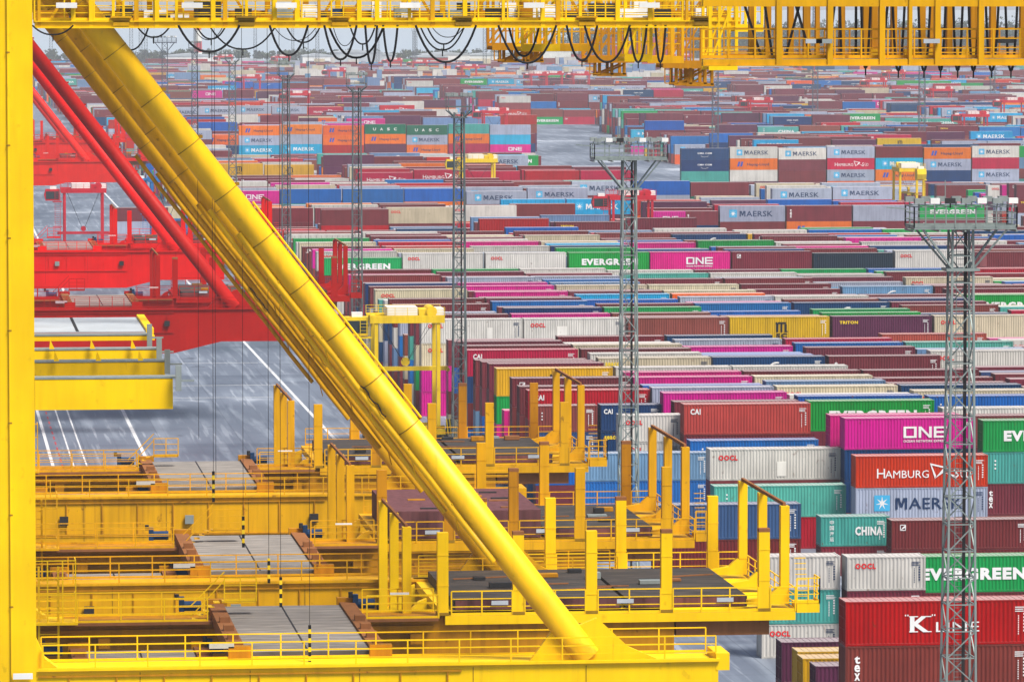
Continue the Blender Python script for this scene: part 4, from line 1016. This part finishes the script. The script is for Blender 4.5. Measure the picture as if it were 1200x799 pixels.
    for x in (5.2, 5.8, 6.5, 7.1): lc.bar((x, yb - 2.5, 21.4), (x, yb - 2.5, 24.3), .06)
    lc.box(5.1, yb - 2.6, 21.3, 7.2, yb - 1.0, 21.42); lc.build('ladder_cage', rm, r)
    # portal trolleys: plank decks running on the rails between the girders
    for x0, x1, zz, y1, nm in ((14.3, 19.8, ZT + .25, yb + 2.6, 'a'), (7.6, 12.6, ZT - 1.25, yb - 1.6, 'b')):
        if near and nm == 'a': pass
        t = M().box(x0, 3.6, zz - .2, x1, y1, zz).build('trolley', 'plank', r)
        M().box((x0 + x1) / 2 - .06, 3.62, zz + .002, (x0 + x1) / 2 + .02, y1 - .02, zz + .012).build('joint', 'dark', t)
        for xx in (x0 - .75, x1 + .02):
            e_ = M().box(xx, 3.3, zz - .5, xx + .72, y1 + .3, zz + .12); 
            for q in range(4): e_.box(xx + .12, 4 + q * 3.1, zz + .12, xx + .6, 4.5 + q * 3.1, zz + .38)
            e_.build('end_beam', 'rust', t)
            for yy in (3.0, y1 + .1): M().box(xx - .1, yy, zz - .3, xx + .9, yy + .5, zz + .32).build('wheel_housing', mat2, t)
        for xx in (x0 - 1.9, x1 + .9):
            mo = M().tube([(xx, y1, zz + .05), (xx + .8, y1, zz + .05)], .24, 12); mo.box(xx - .25, y1 - .2, zz - .2, xx, y1 + .2, zz + .5); mo.build('motor', 'blue_m', t)
            M().tube([(xx - .35, y1, zz + .35), (xx - .35, y1, zz + .62)], .11, 10).build('lamp_head', 'dark', t)
    # coning deck with its guide posts
    xa, xb, yd = 24.6, 41.4, yb + 15.2
    d = M().box(xa, yb - .3, ZT - .42, xb, yd + .6, ZT + .0); d.build('deck_frame', mat, r)
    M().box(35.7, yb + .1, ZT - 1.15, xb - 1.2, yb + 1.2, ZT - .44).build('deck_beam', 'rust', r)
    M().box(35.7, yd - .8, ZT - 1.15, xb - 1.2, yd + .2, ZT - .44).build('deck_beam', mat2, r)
    for a0, a1, mm, hh in ((xa + .6, xa + 8.7, 'hatch' if deckstuff == 'dark' else 'deckmar', .5 if deckstuff == 'dark' else 1.5), (xa + 8.9, xb - 2.0, 'hatch', .5)):
        hd = M().box(a0, yb + 1.8, ZT + .02, a1, yd - 1.2, ZT + .02 + hh); hd.build('hatch_plate', mm, r)
        M().box(a0 + .1, yb + 1.76, ZT + .05, a1 - .1, yb + 1.79, ZT - .02 + hh).build('edge_trim', 'deckmar', r)
        if hh > 1:
            for q in range(9):
                qx = a0 + rr.uniform(.4, 6.4); qy = rr.uniform(yb + 2.5, yd - 2.5)
                M().box(qx, qy, ZT + .02 + hh, qx + rr.uniform(.6, 1.6), qy + .35, ZT + .08 + hh).build('lashing_fitting', rr.choice(['rust', 'dark', 'amber']), r)
    for (y_, nm) in ((yb - .2, 0), (yd + .5, 1)):
        for x in (24.5, 28.1, 31.6, 35.2, 39.9):
            if nm == 1 and x == 24.5: continue
            po = M().box(x - .26, y_ - .05, ZT + .02, x + .26, y_ + .40, ZT + 3.95)
            for z in (ZT + 1.2 + rr.uniform(-.3, .3), ZT + 2.7 + rr.uniform(-.3, .3)): po.box(x - .275, y_ - .065, z, x + .275, y_ + .415, z + .05)
            pp = po.build('guide_post', mat if rr.random() < .75 or near else mat2, r)
            M().box(x - .30, y_ - .09, ZT + .02, x + .30, y_ + .44, ZT + .16).build('foot_plate', 'seam' if 'red' not in mat else 'red1', pp)
            if rr.random() < .4: M().box(x - .265, y_ - .055, ZT + 3.8, x + .265, y_ + .405, ZT + 3.97).build('cap', 'rust', pp)
    for q in range(7):
        gx, gy = rr.uniform(26, 38), rr.uniform(yb + 2.6, yd - 2); bn = M().box(gx, gy, ZT + .55, gx + rr.uniform(.5, 1.3), gy + .6, ZT + .60 + rr.uniform(.05, .25))
        if deckstuff == 'dark' or gx > 34: bn.build('lashing_bin', rr.choice(['dark', 'rust', 'grey', 'dark', 'amber']), r)
    for q in range(5):
        gx, gy = rr.uniform(26, 37), rr.uniform(yb + 2.4, yd - 3)
        if deckstuff == 'dark' or gx > 34: M().bar((gx, gy, ZT + .56), (gx + rr.uniform(1.5, 3), gy + rr.uniform(-1, 1), ZT + .56), .06).build('lashing_rod', 'rust', r)
    segs = [(24.9, 27.8), (28.4, 31.3), (31.9, 34.9), (35.5, 39.6), (40.2, xb)]
    ra = M()
    for a0, a1 in segs: ra.rail((a0, yb - .25, ZT + .01), (a1, yb - .25, ZT + .01), 1.15, 1.5, .055)
    ra.rail((xb, yb - .2, ZT + .01), (xb, yd + .4, ZT + .01), 1.1, 2, .05); ra.build('railing', rm, r)
    ra = M()
    for a0, a1 in segs: ra.rail((a0, yd + .55, ZT + .01), (a1, yd + .55, ZT + .01), 1.1, 1.4, .05)
    ra.build('railing', rm, r)
    for i, x in enumerate((26.8, 32.8, 37.6)):
        M().box(x, yb - .33, ZT + .5, x + .8, yb - .30, ZT + .7).build('sign_plate', 'sheet', r)
    # bent guides at both ends of the deck
    for i, yy in enumerate((yb + 1.0, yb + 7.5, yb + 13.5)):
        gl = M().box(22.7, yy, ZT - 2.2, 23.12, yy + .5, ZT + 4.1)
        gl.prism([(22.7, ZT - 2.2), (23.12, ZT - 2.2), (24.5, ZT - 1.0), (24.5, ZT - .1), (24.1, ZT - .25), (22.9, ZT - 1.5)], yy + .02, yy + .48); gl.build('bent_guide', mat, r)
        x = 40.9 + .0 * i
        gr = M().box(x, yy, ZT + 1.0, x + .42, yy + .5, ZT + 4.9)
        gr.prism([(x - 1.6, ZT + .2), (x + .42, ZT + .2), (x + .42, ZT + 1.0), (x - .1, ZT + 1.0), (x - .5, ZT + .6), (x - 1.6, ZT + .4)], yy + .02, yy + .48); gr.build('bent_guide', mat, r)
    tb = M().bar((22.9, yb + 1.2, ZT + 4.15), (22.9, yb + 13.8, ZT + 4.15), .12, .14); tb.build('tie_bar', 'rust', r)
    tb = M().bar((41.1, yb + 1.2, ZT + 4.98), (41.1, yb + 13.8, ZT + 4.98), .14, .16); tb.build('tie_bar', 'rust', r)
    ob = M().box(xb + .1, yb - .1, ZT - .1, xb + 1.2, yb + 1.4, ZT + .35); ob.build('end_box', rm, r)
    ra = M(); ra.rail((xb + .1, yb - .1, ZT + .35), (xb + 1.2, yb - .1, ZT + .35), 1.2, .6, .05); ra.rail((xb + 1.2, yb - .1, ZT + .35), (xb + 1.2, yb + 1.4, ZT + .35), 1.2, .6, .05)
    for q in range(9): ra.bar((xb + .15, yb + .2 + .1 * q, ZT + .4 + .25 * q), (xb + .7, yb + .2 + .1 * q, ZT + .4 + .25 * q), .04)
    ra.build('ladder_cage', rm, r)
    # stair from girder to deck
    st = M()
    for i in range(6): st.box(30.2 + i * .24, yb + 16.5, ZT - 1.6 + i * .25, 30.5 + i * .24, yb + 17.2, ZT - 1.56 + i * .25)
    for dz in (.0, .5, 1.0): st.bar((30.0, yb + 16.4, ZT - 1.5 + dz), (31.7, yb + 16.4, ZT + .1 + dz), .045)
    st.build('stair', rm, r)
    # long round brace from the cantilever up to the leg head, with its collars and clipped pipes
    Pb = Vector((29.2, .9, ZT + .15)); Pt = Vector((5.2, .9, ZT + .15 + 24.0 / .775)); ax = (Pt - Pb).normalized(); up = Vector((ax.z, 0, -ax.x))
    Rt = .60 if near else .62
    t = M().tube([tuple(Pb), tuple(Pt)], Rt, 40).build('brace', 'gold' if near else mat, r, smooth=False)
    for p_ in t.data.polygons: p_.use_smooth = len(p_.vertices) == 4
    M().prism([(26.2, ZT - .5), (32.6, ZT - .5), (32.4, ZT), (31.0, ZT + .6), (29.6, ZT + 1.9), (28.6, ZT + 1.5), (27.7, ZT + 1.5), (26.9, ZT + .4)], .74, 1.10).build('gusset', mat, r)
    Lb = (Pt - Pb).length; cm_ = 'seam' if 'red' not in mat else 'red1'
    for k in range(5, int(Lb / 2.6)):
        c_ = Pb + ax * (k * 2.6); M().tube([tuple(c_ - ax * .02), tuple(c_ + ax * .02)], Rt + .014, 32, False).build('collar', cm_, t)
        if k < 13:
            q = c_ + up * (Rt + .04); M().box(q.x - .09, q.y - .15, q.z - .05, q.x + .09, q.y + .05, q.z + .1).build('clip', cm_, t)
    lo = -up
    if near or 'red' not in mat:
        for off, rad, a0, a1, dy in ((Rt + .06, .15, 6, Lb * .62, -.25), (Rt + .42, .12, 9, Lb * .66, .1)):
            pts = [tuple(Pb + ax * (a0 + (a1 - a0) * i / 8) + lo * (off + .03 * math.sin(i * 2.1)) + Vector((0, dy, 0))) for i in range(9)]
            o = M().tube(pts, rad, 12).build('pipe', 'gold' if near else mat, t)
            for p_ in o.data.polygons: p_.use_smooth = len(p_.vertices) == 4
        pts = [tuple(Pb + ax * (13 + i * 1.5) + up * (Rt + .10) + Vector((0, -.2, 0))) for i in range(9)]
        M().tube(pts, .05, 8).build('pipe', mat, t)
        cb_ = M()
        for i in range(5): a0 = 8 + i * 3.1; cb_.bar(tuple(Pb + ax * a0 + lo * (Rt + .45)), tuple(Pb + ax * (a0 + 1.2) + lo * (Rt - .05) + Vector((0, -.4, 0))), .04)
        cb_.build('stay', mat, t)
        fl = M().tube([tuple(Pb + ax * (14 + i * .22) + lo * (Rt - .1 + .06 * math.sin(i * 1.7)) + Vector((0, -.45, 0))) for i in range(9)], .03, 6); fl.build('cable', 'cable', t)
    return r
# a few more masts and carriers too far away to tell apart
rr = random.Random(77)
for i in range(16):
    xp = 90 + i * 68 + rr.uniform(-20, 20); Yb = rr.uniform(2500, 3500); X = at_Y(xp, 80, Yb).x
    mast(X, Yb, rr.uniform(30, 42), 'ring', 'thin pale mast on the hazy skyline', mat='mast2', w0=2.0, w1=1.4)
for i in range(12):
    xp = 240 + i * 72 + rr.uniform(-25, 25); Yb = rr.uniform(2250, 2950); X = at_Y(xp, 90, Yb).x
    carrier('straddle_carrier', X, Yb, 'cr', 'tiny hazy red straddle carrier among the farthest stacks', 'farthest straddle carriers', 8)
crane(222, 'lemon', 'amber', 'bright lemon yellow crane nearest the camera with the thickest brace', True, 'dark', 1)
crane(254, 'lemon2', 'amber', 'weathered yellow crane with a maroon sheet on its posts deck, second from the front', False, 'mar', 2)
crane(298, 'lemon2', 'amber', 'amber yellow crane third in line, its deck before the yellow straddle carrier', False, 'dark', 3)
crane(476, 'red1', 'red1', 'deep red crane nearest of the red ones, behind the yellow leg', False, 'dark', 4)
crane(583, 'red2', 'red2', 'bright scarlet crane in the middle of the red ones', False, 'dark', 5)
crane(895, 'red3', 'red3', 'orange-red crane farthest along the quay', False, 'dark', 6)
crane(1010, 'red3', 'red1', 'hazy red crane behind the farthest orange-red one', False, 'dark', 7)

# ------------------------------------------------------------------ boom walkway of the nearest crane, its hanging platforms, cables and ropes
near_crane = [o for o in col.objects if o.name == 'container_crane'][0]
class W(M):
    """world coordinates turned into the crane's own when built"""
    def build(s, name, mats, parent=None, **k):
        ox, oy, oz = s.off
        s.v = [(x - ox, y - oy, z - oz) for x, y, z in s.v]
        return M.build(s, name, mats, parent, **k)
def wm(root): m = W(); m.off = tuple(root.location); return m
def wx(x, Y): return at_Y(x, 40, Y).x
def wz(x, y, Y): return at_Y(x, y, Y).z
rr = random.Random(21)
YB = 222.0; zb = wz(400, 33.2, YB); zt = wz(400, 24.5, YB); xl, xr = wx(38, YB) + .1, wx(868, YB)
fl = wm(near_crane); fl.box(xl, YB, zb, xr, YB + .35, zt); fl.box(xl, YB - .1, zb, xr, YB, zb + .06); fl.box(xl, YB - .1, zt - .05, xr, YB, zt); fl.build('boom_chord', 'lemon', near_crane)
px_ = [46, 86, 107, 133, 160, 184, 207, 250, 264, 289, 322, 348, 374, 421, 442, 480, 507, 545, 590, 636, 654, 680, 724, 762, 805, 831, 863]
for i, x in enumerate(px_):
    X = wx(x, YB); wd = .19 if i % 3 else .13
    m = wm(near_crane); m.box(X - wd / 2, YB - .02 - .01 * (i % 2), zb + .02, X + wd / 2, YB + .2, 53.5); m.build('boom_post', 'lemon' if i % 4 else 'lemon2', near_crane)
m = wm(near_crane); m.rail((xl, YB + .1, zt), (xr, YB + .1, zt), .95, 1.3, .05); m.rail((xl, YB + 1.5, zt - .1), (xr, YB + 1.5, zt - .1), .95, 1.9, .05); m.build('railing', 'lemon', near_crane)
m = wm(near_crane); m.box(xl, YB + .4, zt - .12, xr, YB + 1.6, zt - .06); m.build('walkway', 'grey', near_crane)
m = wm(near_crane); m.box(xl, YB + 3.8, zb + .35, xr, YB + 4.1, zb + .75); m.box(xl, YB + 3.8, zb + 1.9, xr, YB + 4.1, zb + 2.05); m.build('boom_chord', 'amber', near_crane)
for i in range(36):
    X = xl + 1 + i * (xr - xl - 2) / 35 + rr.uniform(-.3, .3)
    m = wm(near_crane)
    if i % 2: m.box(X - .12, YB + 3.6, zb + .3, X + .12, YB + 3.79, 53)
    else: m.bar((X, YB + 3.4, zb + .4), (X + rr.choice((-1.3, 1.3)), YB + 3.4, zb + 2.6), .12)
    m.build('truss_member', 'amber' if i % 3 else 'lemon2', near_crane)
for i in range(34):
    X = xl + 1.2 + i * (xr - xl - 3) / 33 + rr.uniform(-.4, .4); h = rr.uniform(.3, .9); w_ = rr.uniform(.4, 1.2); y0 = YB + 2.0 + rr.uniform(0, 1.1)
    m = wm(near_crane); m.box(X, y0, zt - .05, X + w_, y0 + .5, zt - .05 + h)
    m.box(X + w_ * .2, y0 - .06, zt + h * .2, X + w_ * .8, y0 - .01, zt + h * .6)
    m.build('equipment_box', rr.choice(['dark', 'dark', 'grey', 'white', 'blue_m', 'dark', 'amber', 'white']), near_crane)
for i, x in enumerate((78, 225, 335, 480, 625, 760)):      # broad pale lamps and cable carriers under the roof
    m = wm(near_crane); X = wx(x, YB); m.box(X - .45, YB - .3, zt + .55, X + .45, YB - .12, zt + .78); m.build('lamp', 'white', near_crane)
    m = wm(near_crane); m.box(X + 1.9, YB - .2, zt + .12, X + 2.8, YB + .1, zt + .2); m.box(X + 2.0, YB - .1, zb + .1, X + 2.7, YB + .05, zt + .1); m.build('cable_carrier', 'seam' if i % 2 else 'lemon2', near_crane)
def cage(x0, x1, ytop, yfl, ybot, Y, mat, depth=2.2, brace=True, hoop=None):
    """hanging platform: pixel span x0..x1, top, floor and lowest level of its legs"""
    m = wm(near_crane); X0_, X1_ = wx(x0, Y), wx(x1, Y); Zt, Zf, Zb = wz(x0, ytop, Y), wz(x0, yfl, Y), wz(x0, ybot, Y)
    for yy in (Y, Y + depth):
        for k in range(4): X = X0_ + (X1_ - X0_) * k / 3; m.bar((X, yy, Zf), (X, yy, Zt), .13 if k in (0, 3) else .07)
        m.bar((X0_, yy, Zf + 1.05), (X1_, yy, Zf + 1.05), .05); m.bar((X0_, yy, Zf + .55), (X1_, yy, Zf + .55), .04)
        m.box(X0_ - .05, yy - .06, Zf - .32, X1_ + .05, yy + .06, Zf)
        if brace: m.bar((X0_, yy - .02, Zf), (X1_, yy - .02, Zt), .08)
    m.box(X0_, Y, Zf - .2, X1_, Y + depth, Zf - .12)
    if ybot > yfl + 3:
        a, b_ = X0_ + (X1_ - X0_) * .3, X1_ - .1
        for yy in (Y + .3, Y + depth - .3):
            for X in (a, (a + b_) / 2, b_): m.bar((X, yy, Zb), (X, yy, Zf - .3), .14)
            m.bar((a, yy, Zb), (b_, yy, Zf - .4), .09); m.bar((a - .1, yy, Zb), (b_ + .1, yy, Zb), .14)
        m.bar((a, Y + .3, Zb), (a, Y + depth - .3, Zb), .12); m.bar((b_, Y + .3, Zb), (b_, Y + depth - .3, Zb), .12)
        m.bar((X0_ + .05, Y, Zf - .3), (X0_ + .05, Y, Zb + .05), .05); m.bar((X0_ + .05, Y, Zb + .05), (a, Y, Zb + .05), .05); m.bar((X0_ + .3, Y, Zf - .3), (X0_ + .3, Y, Zb + .05), .04)
    m.build('hanging_platform', mat, near_crane)
cage(578, 622, -6, 51, 72, 232, 'amber'); cage(612, 638, 0, 53, 72, 238, 'amber', 2); cage(612, 655, -6, 52, 53, 226, 'lemon')
cage(640, 700, -6, 52, 53, 228, 'lemon2', 3); cage(690, 735, 0, 66, 88, 236, 'amber'); cage(700, 742, -6, 66, 67, 240, 'amber', 3)
cage(733, 763, -6, 64, 65, 225, 'lemon'); cage(778, 830, 0, 72, 99, 234, 'amber'); cage(795, 838, -6, 73, 100, 238, 'amber', 3); cage(832, 863, -8, 74, 75, 220, 'lemon', 2)
cage(760, 800, -6, 66, 67, 230, 'lemon2', 3); cage(863, 893, -8, 29, 30, 221, 'lemon', 2, False)
# festoon cables: hanging loops with a small drop weight
def loop(x0, x1, yb, Y, r=.045, root=near_crane, ytop=30, nm='festoon_cable', wgt=True):
    pts = []
    for i in range(15):
        u = i / 14; a = wx(x0 + (x1 - x0) * u, Y); v = (2 * u - 1)
        pts.append((a, Y, wz(x0, yb - (yb - ytop) * abs(v) ** 2.3, Y)))
    ox, oy, oz = root.location
    pts = [(a - ox, b_ - oy, c - oz) for a, b_, c in pts]
    o = M().tube(pts, r, 8).build(nm, 'cable', root)
    if wgt: p_ = pts[7]; M().bar(p_, (p_[0], p_[1], p_[2] - .28), .05).build('tag', 'cable', o)
for a, b_, c, y_ in ((38, 86, 41, 221), (130, 175, 59, 223), (160, 200, 44, 224), (209, 281, 61, 221), (230, 265, 46, 224), (245, 324, 58, 222.5), (316, 361, 65, 221), (335, 376, 50, 224), (380, 418, 70, 221), (385, 450, 68, 223.5), (410, 440, 52, 222),
                     (428, 442, 75, 221), (449, 466, 72, 222), (487, 558, 73, 221), (492, 545, 59, 223.5), (500, 540, 52, 224), (584, 652, 74, 220.5), (596, 632, 66, 223), (664, 700, 71, 221), (685, 738, 73, 220.5), (738, 758, 73, 222), (768, 780, 73, 222)):
    loop(a, b_, c, y_, .05 if c > 60 else .035)
for a, b_, c, y_ in ((226, 262, 47, 226), (320, 372, 48, 226.5), (390, 418, 54, 226), (505, 545, 44, 226)): loop(a, b_, c, y_, .018, wgt=False)
# hanging ropes with banded weights
for i, (x, yb, yw, Y) in enumerate(((231, 514, 0, 226), (251, 560, 0, 229), (283, 641, 604, 227), (313, 683, 654, 226), (327, 711, 676, 225), (361, 779, 732, 224), (248, 588, 552, 228))):
    z0, z1 = wz(x, yb, Y), zb; X = wx(x, Y)
    m = wm(near_crane); m.bar((X, Y, z0), (X, Y, z1), .02); o = m.build('hanging_rope', 'cable', near_crane)
    if yw:
        zw = wz(x, yw, Y); q = 0; z = z0
        while z < zw:
            m = wm(near_crane); m.bar((X, Y, z), (X, Y, min(z + .2, zw)), .12); m.build('weight', 'ink_black' if q % 2 == 0 else 'ink_yellow', o); z += .2; q += 1
# projecting maintenance platform on the landside leg
xe = 10.9; zt_ = 33.9
for i, (Y, h) in enumerate(((222, 1.32), (232, .62), (240, .62), (250, .22))):
    m = wm(near_crane); m.box(4.93, Y, zt_ - h, xe + (.0, .15, .2, .5)[i], Y + .9, zt_); b_ = m.build('platform_beam', 'lemon', near_crane)
    m = wm(near_crane); m.box(4.93, Y - .02, zt_ + .02, xe + .35, Y + .9, zt_ + .1); m.box(xe + .1, Y - .5, zt_ - .5, xe + .35, Y - .3, zt_ + .6); m.box(xe + .35, Y - .45, zt_ - .1, xe + .9, Y - .35, zt_ - .02); m.build('clamp', 'grey', b_)
    if i in (1, 2):
        for q in range(3): m = wm(near_crane); X = 6 + q * 1.9; m.prism([(X, zt_ + .1), (X + .25, zt_ + .1), (X + .05, zt_ + .55)], Y - .3, Y - .2); m.build('stiffener', 'lemon', b_)
m = wm(near_crane); m.box(4.93, 251, zt_ + .11, xe + .1, 262, zt_ + .16); o = m.build('platform_sheet', 'sheet', near_crane)
m = wm(near_crane); m.box(7.6, 251.1, zt_ + .162, 7.75, 261.9, zt_ + .17); m.build('joint', 'dark', o)
m = wm(near_crane); m.box(xe + .12, 251, zt_ - .1, xe + .5, 262, zt_ + .3); m.build('platform_edge', 'lemon', near_crane)
# lashing plate, writing-free name plate on the leg foot
m = wm(near_crane); m.box(3.9, 221.78, 20.9, 4.75, 221.86, 21.15); m.build('sign_plate', 'white', near_crane)

# ------------------------------------------------------------------ festoon gantry at the upper right: end of the boom of a crane beside the camera
fg = tag(empty('festoon_gantry', (36, 190, 0)), 'amber steel gantry with walkway, railings and hanging black cables at the upper right', 'gantry')
YF = 190.0
def fx(x, Y=YF): return at_Y(x, 40, Y).x
def fz(y, Y=YF): return at_Y(1000, y, Y).z
for Y, mt, dy in ((YF, 'lemon2', 0), (YF + 5, 'amber', 1)):
    xa, xb = fx(824 if dy == 0 else 850, Y), fx(1290, Y)
    m = wm(fg); m.box(xa, Y, fz(77.5), xb, Y + .3, fz(69.5)); m.box(xa, Y - .08, fz(77.5), xb, Y, fz(76)); m.build('lower_chord', mt, fg)
    m = wm(fg); m.box(xa, Y, fz(8), xb, Y + .3, fz(-6)); m.build('upper_chord', mt, fg)
    for i, x in enumerate((913, 973, 1034, 1067, 1099, 1150, 1210, 1265)):
        x += dy * 14; wd = .21 if i != 3 else .13
        m = wm(fg); X = fx(x, Y); m.box(X - wd / 2, Y - .05, fz(77), X + wd / 2, Y + .33, fz(-6)); m.build('post', mt, fg)
    m = wm(fg); m.rail((xa, Y + .35, fz(69)), (xb, Y + .35, fz(69)), 1.1, 1.0, .05); m.bar((xa, Y + .4, fz(69) + .22), (xb, Y + .4, fz(69) + .22), .04); m.build('railing', mt, fg)
m = wm(fg); m.box(fx(830), YF + .35, fz(69.5) - .05, fx(1290), YF + 1.6, fz(69.5)); m.build('walkway', 'grey', fg)
for i, (x, w_) in enumerate(((897, 7), (942, 8), (956, 5), (1012, 9), (1022, 7), (1031, 6), (1078, 7), (1090, 6), (1138, 5), (1196, 9), (878, 6), (1143, 5), (1240, 8))):
    Y = YF + 2.5 + (i % 3) * .8; m = wm(fg); X = fx(x, Y); m.box(X, Y, fz(70), X + w_ / 31, Y + .3, fz(-6)); m.build('post', 'amber', fg)
for x in (885, 1000, 1060, 1120):
    Y = YF + 3; m = wm(fg); X = fx(x, Y); m.box(X, Y, fz(66), X + 1.1, Y + .5, fz(59)); m.build('equipment_box', 'lemon2', fg)
for x, kind in ((1088 - 7, 'white'), (943, 'white'), (1168, 'dark'), (955, 'grey')):
    m = wm(fg); X = fx(x); m.box(X, YF - .25, fz(51), X + .62, YF - .1, fz(46)); m.build('sign_plate' if kind == 'white' else 'lamp', 'sheet' if kind == 'white' else kind, fg)
for x0, x1, yb in ((1009, 1020, 80), (1046, 1060, 83), (1076, 1090, 83), (1097, 1108, 83), (1117, 1128, 83), (1135, 1147, 83), (1155, 1170, 83), (1178, 1192, 83), (1205, 1219, 83), (1232, 1246, 83)):
    loop(x0, x1, yb, YF + 1.9, .05, fg, 4)
for x, dx in ((872, 22), (937, -18), (978, -8), (984, 2), (1003, 0), (1040, -6), (896, 10), (932, 20)):
    Y = YF + 2.1; m = wm(fg); X = fx(x, Y); m.bar((X, Y, fz(5)), (X + dx / 31, Y, fz(72)), .09); m.build('festoon_cable', 'cable', fg)
m = wm(fg); 
for q in (0, 1, 2): m.bar((fx(973 + 6), YF + 2.2, fz(35 + q * .4)), (fx(1016), YF + 2.2, fz(35)), .05)
m.build('bracket', 'dark', fg)
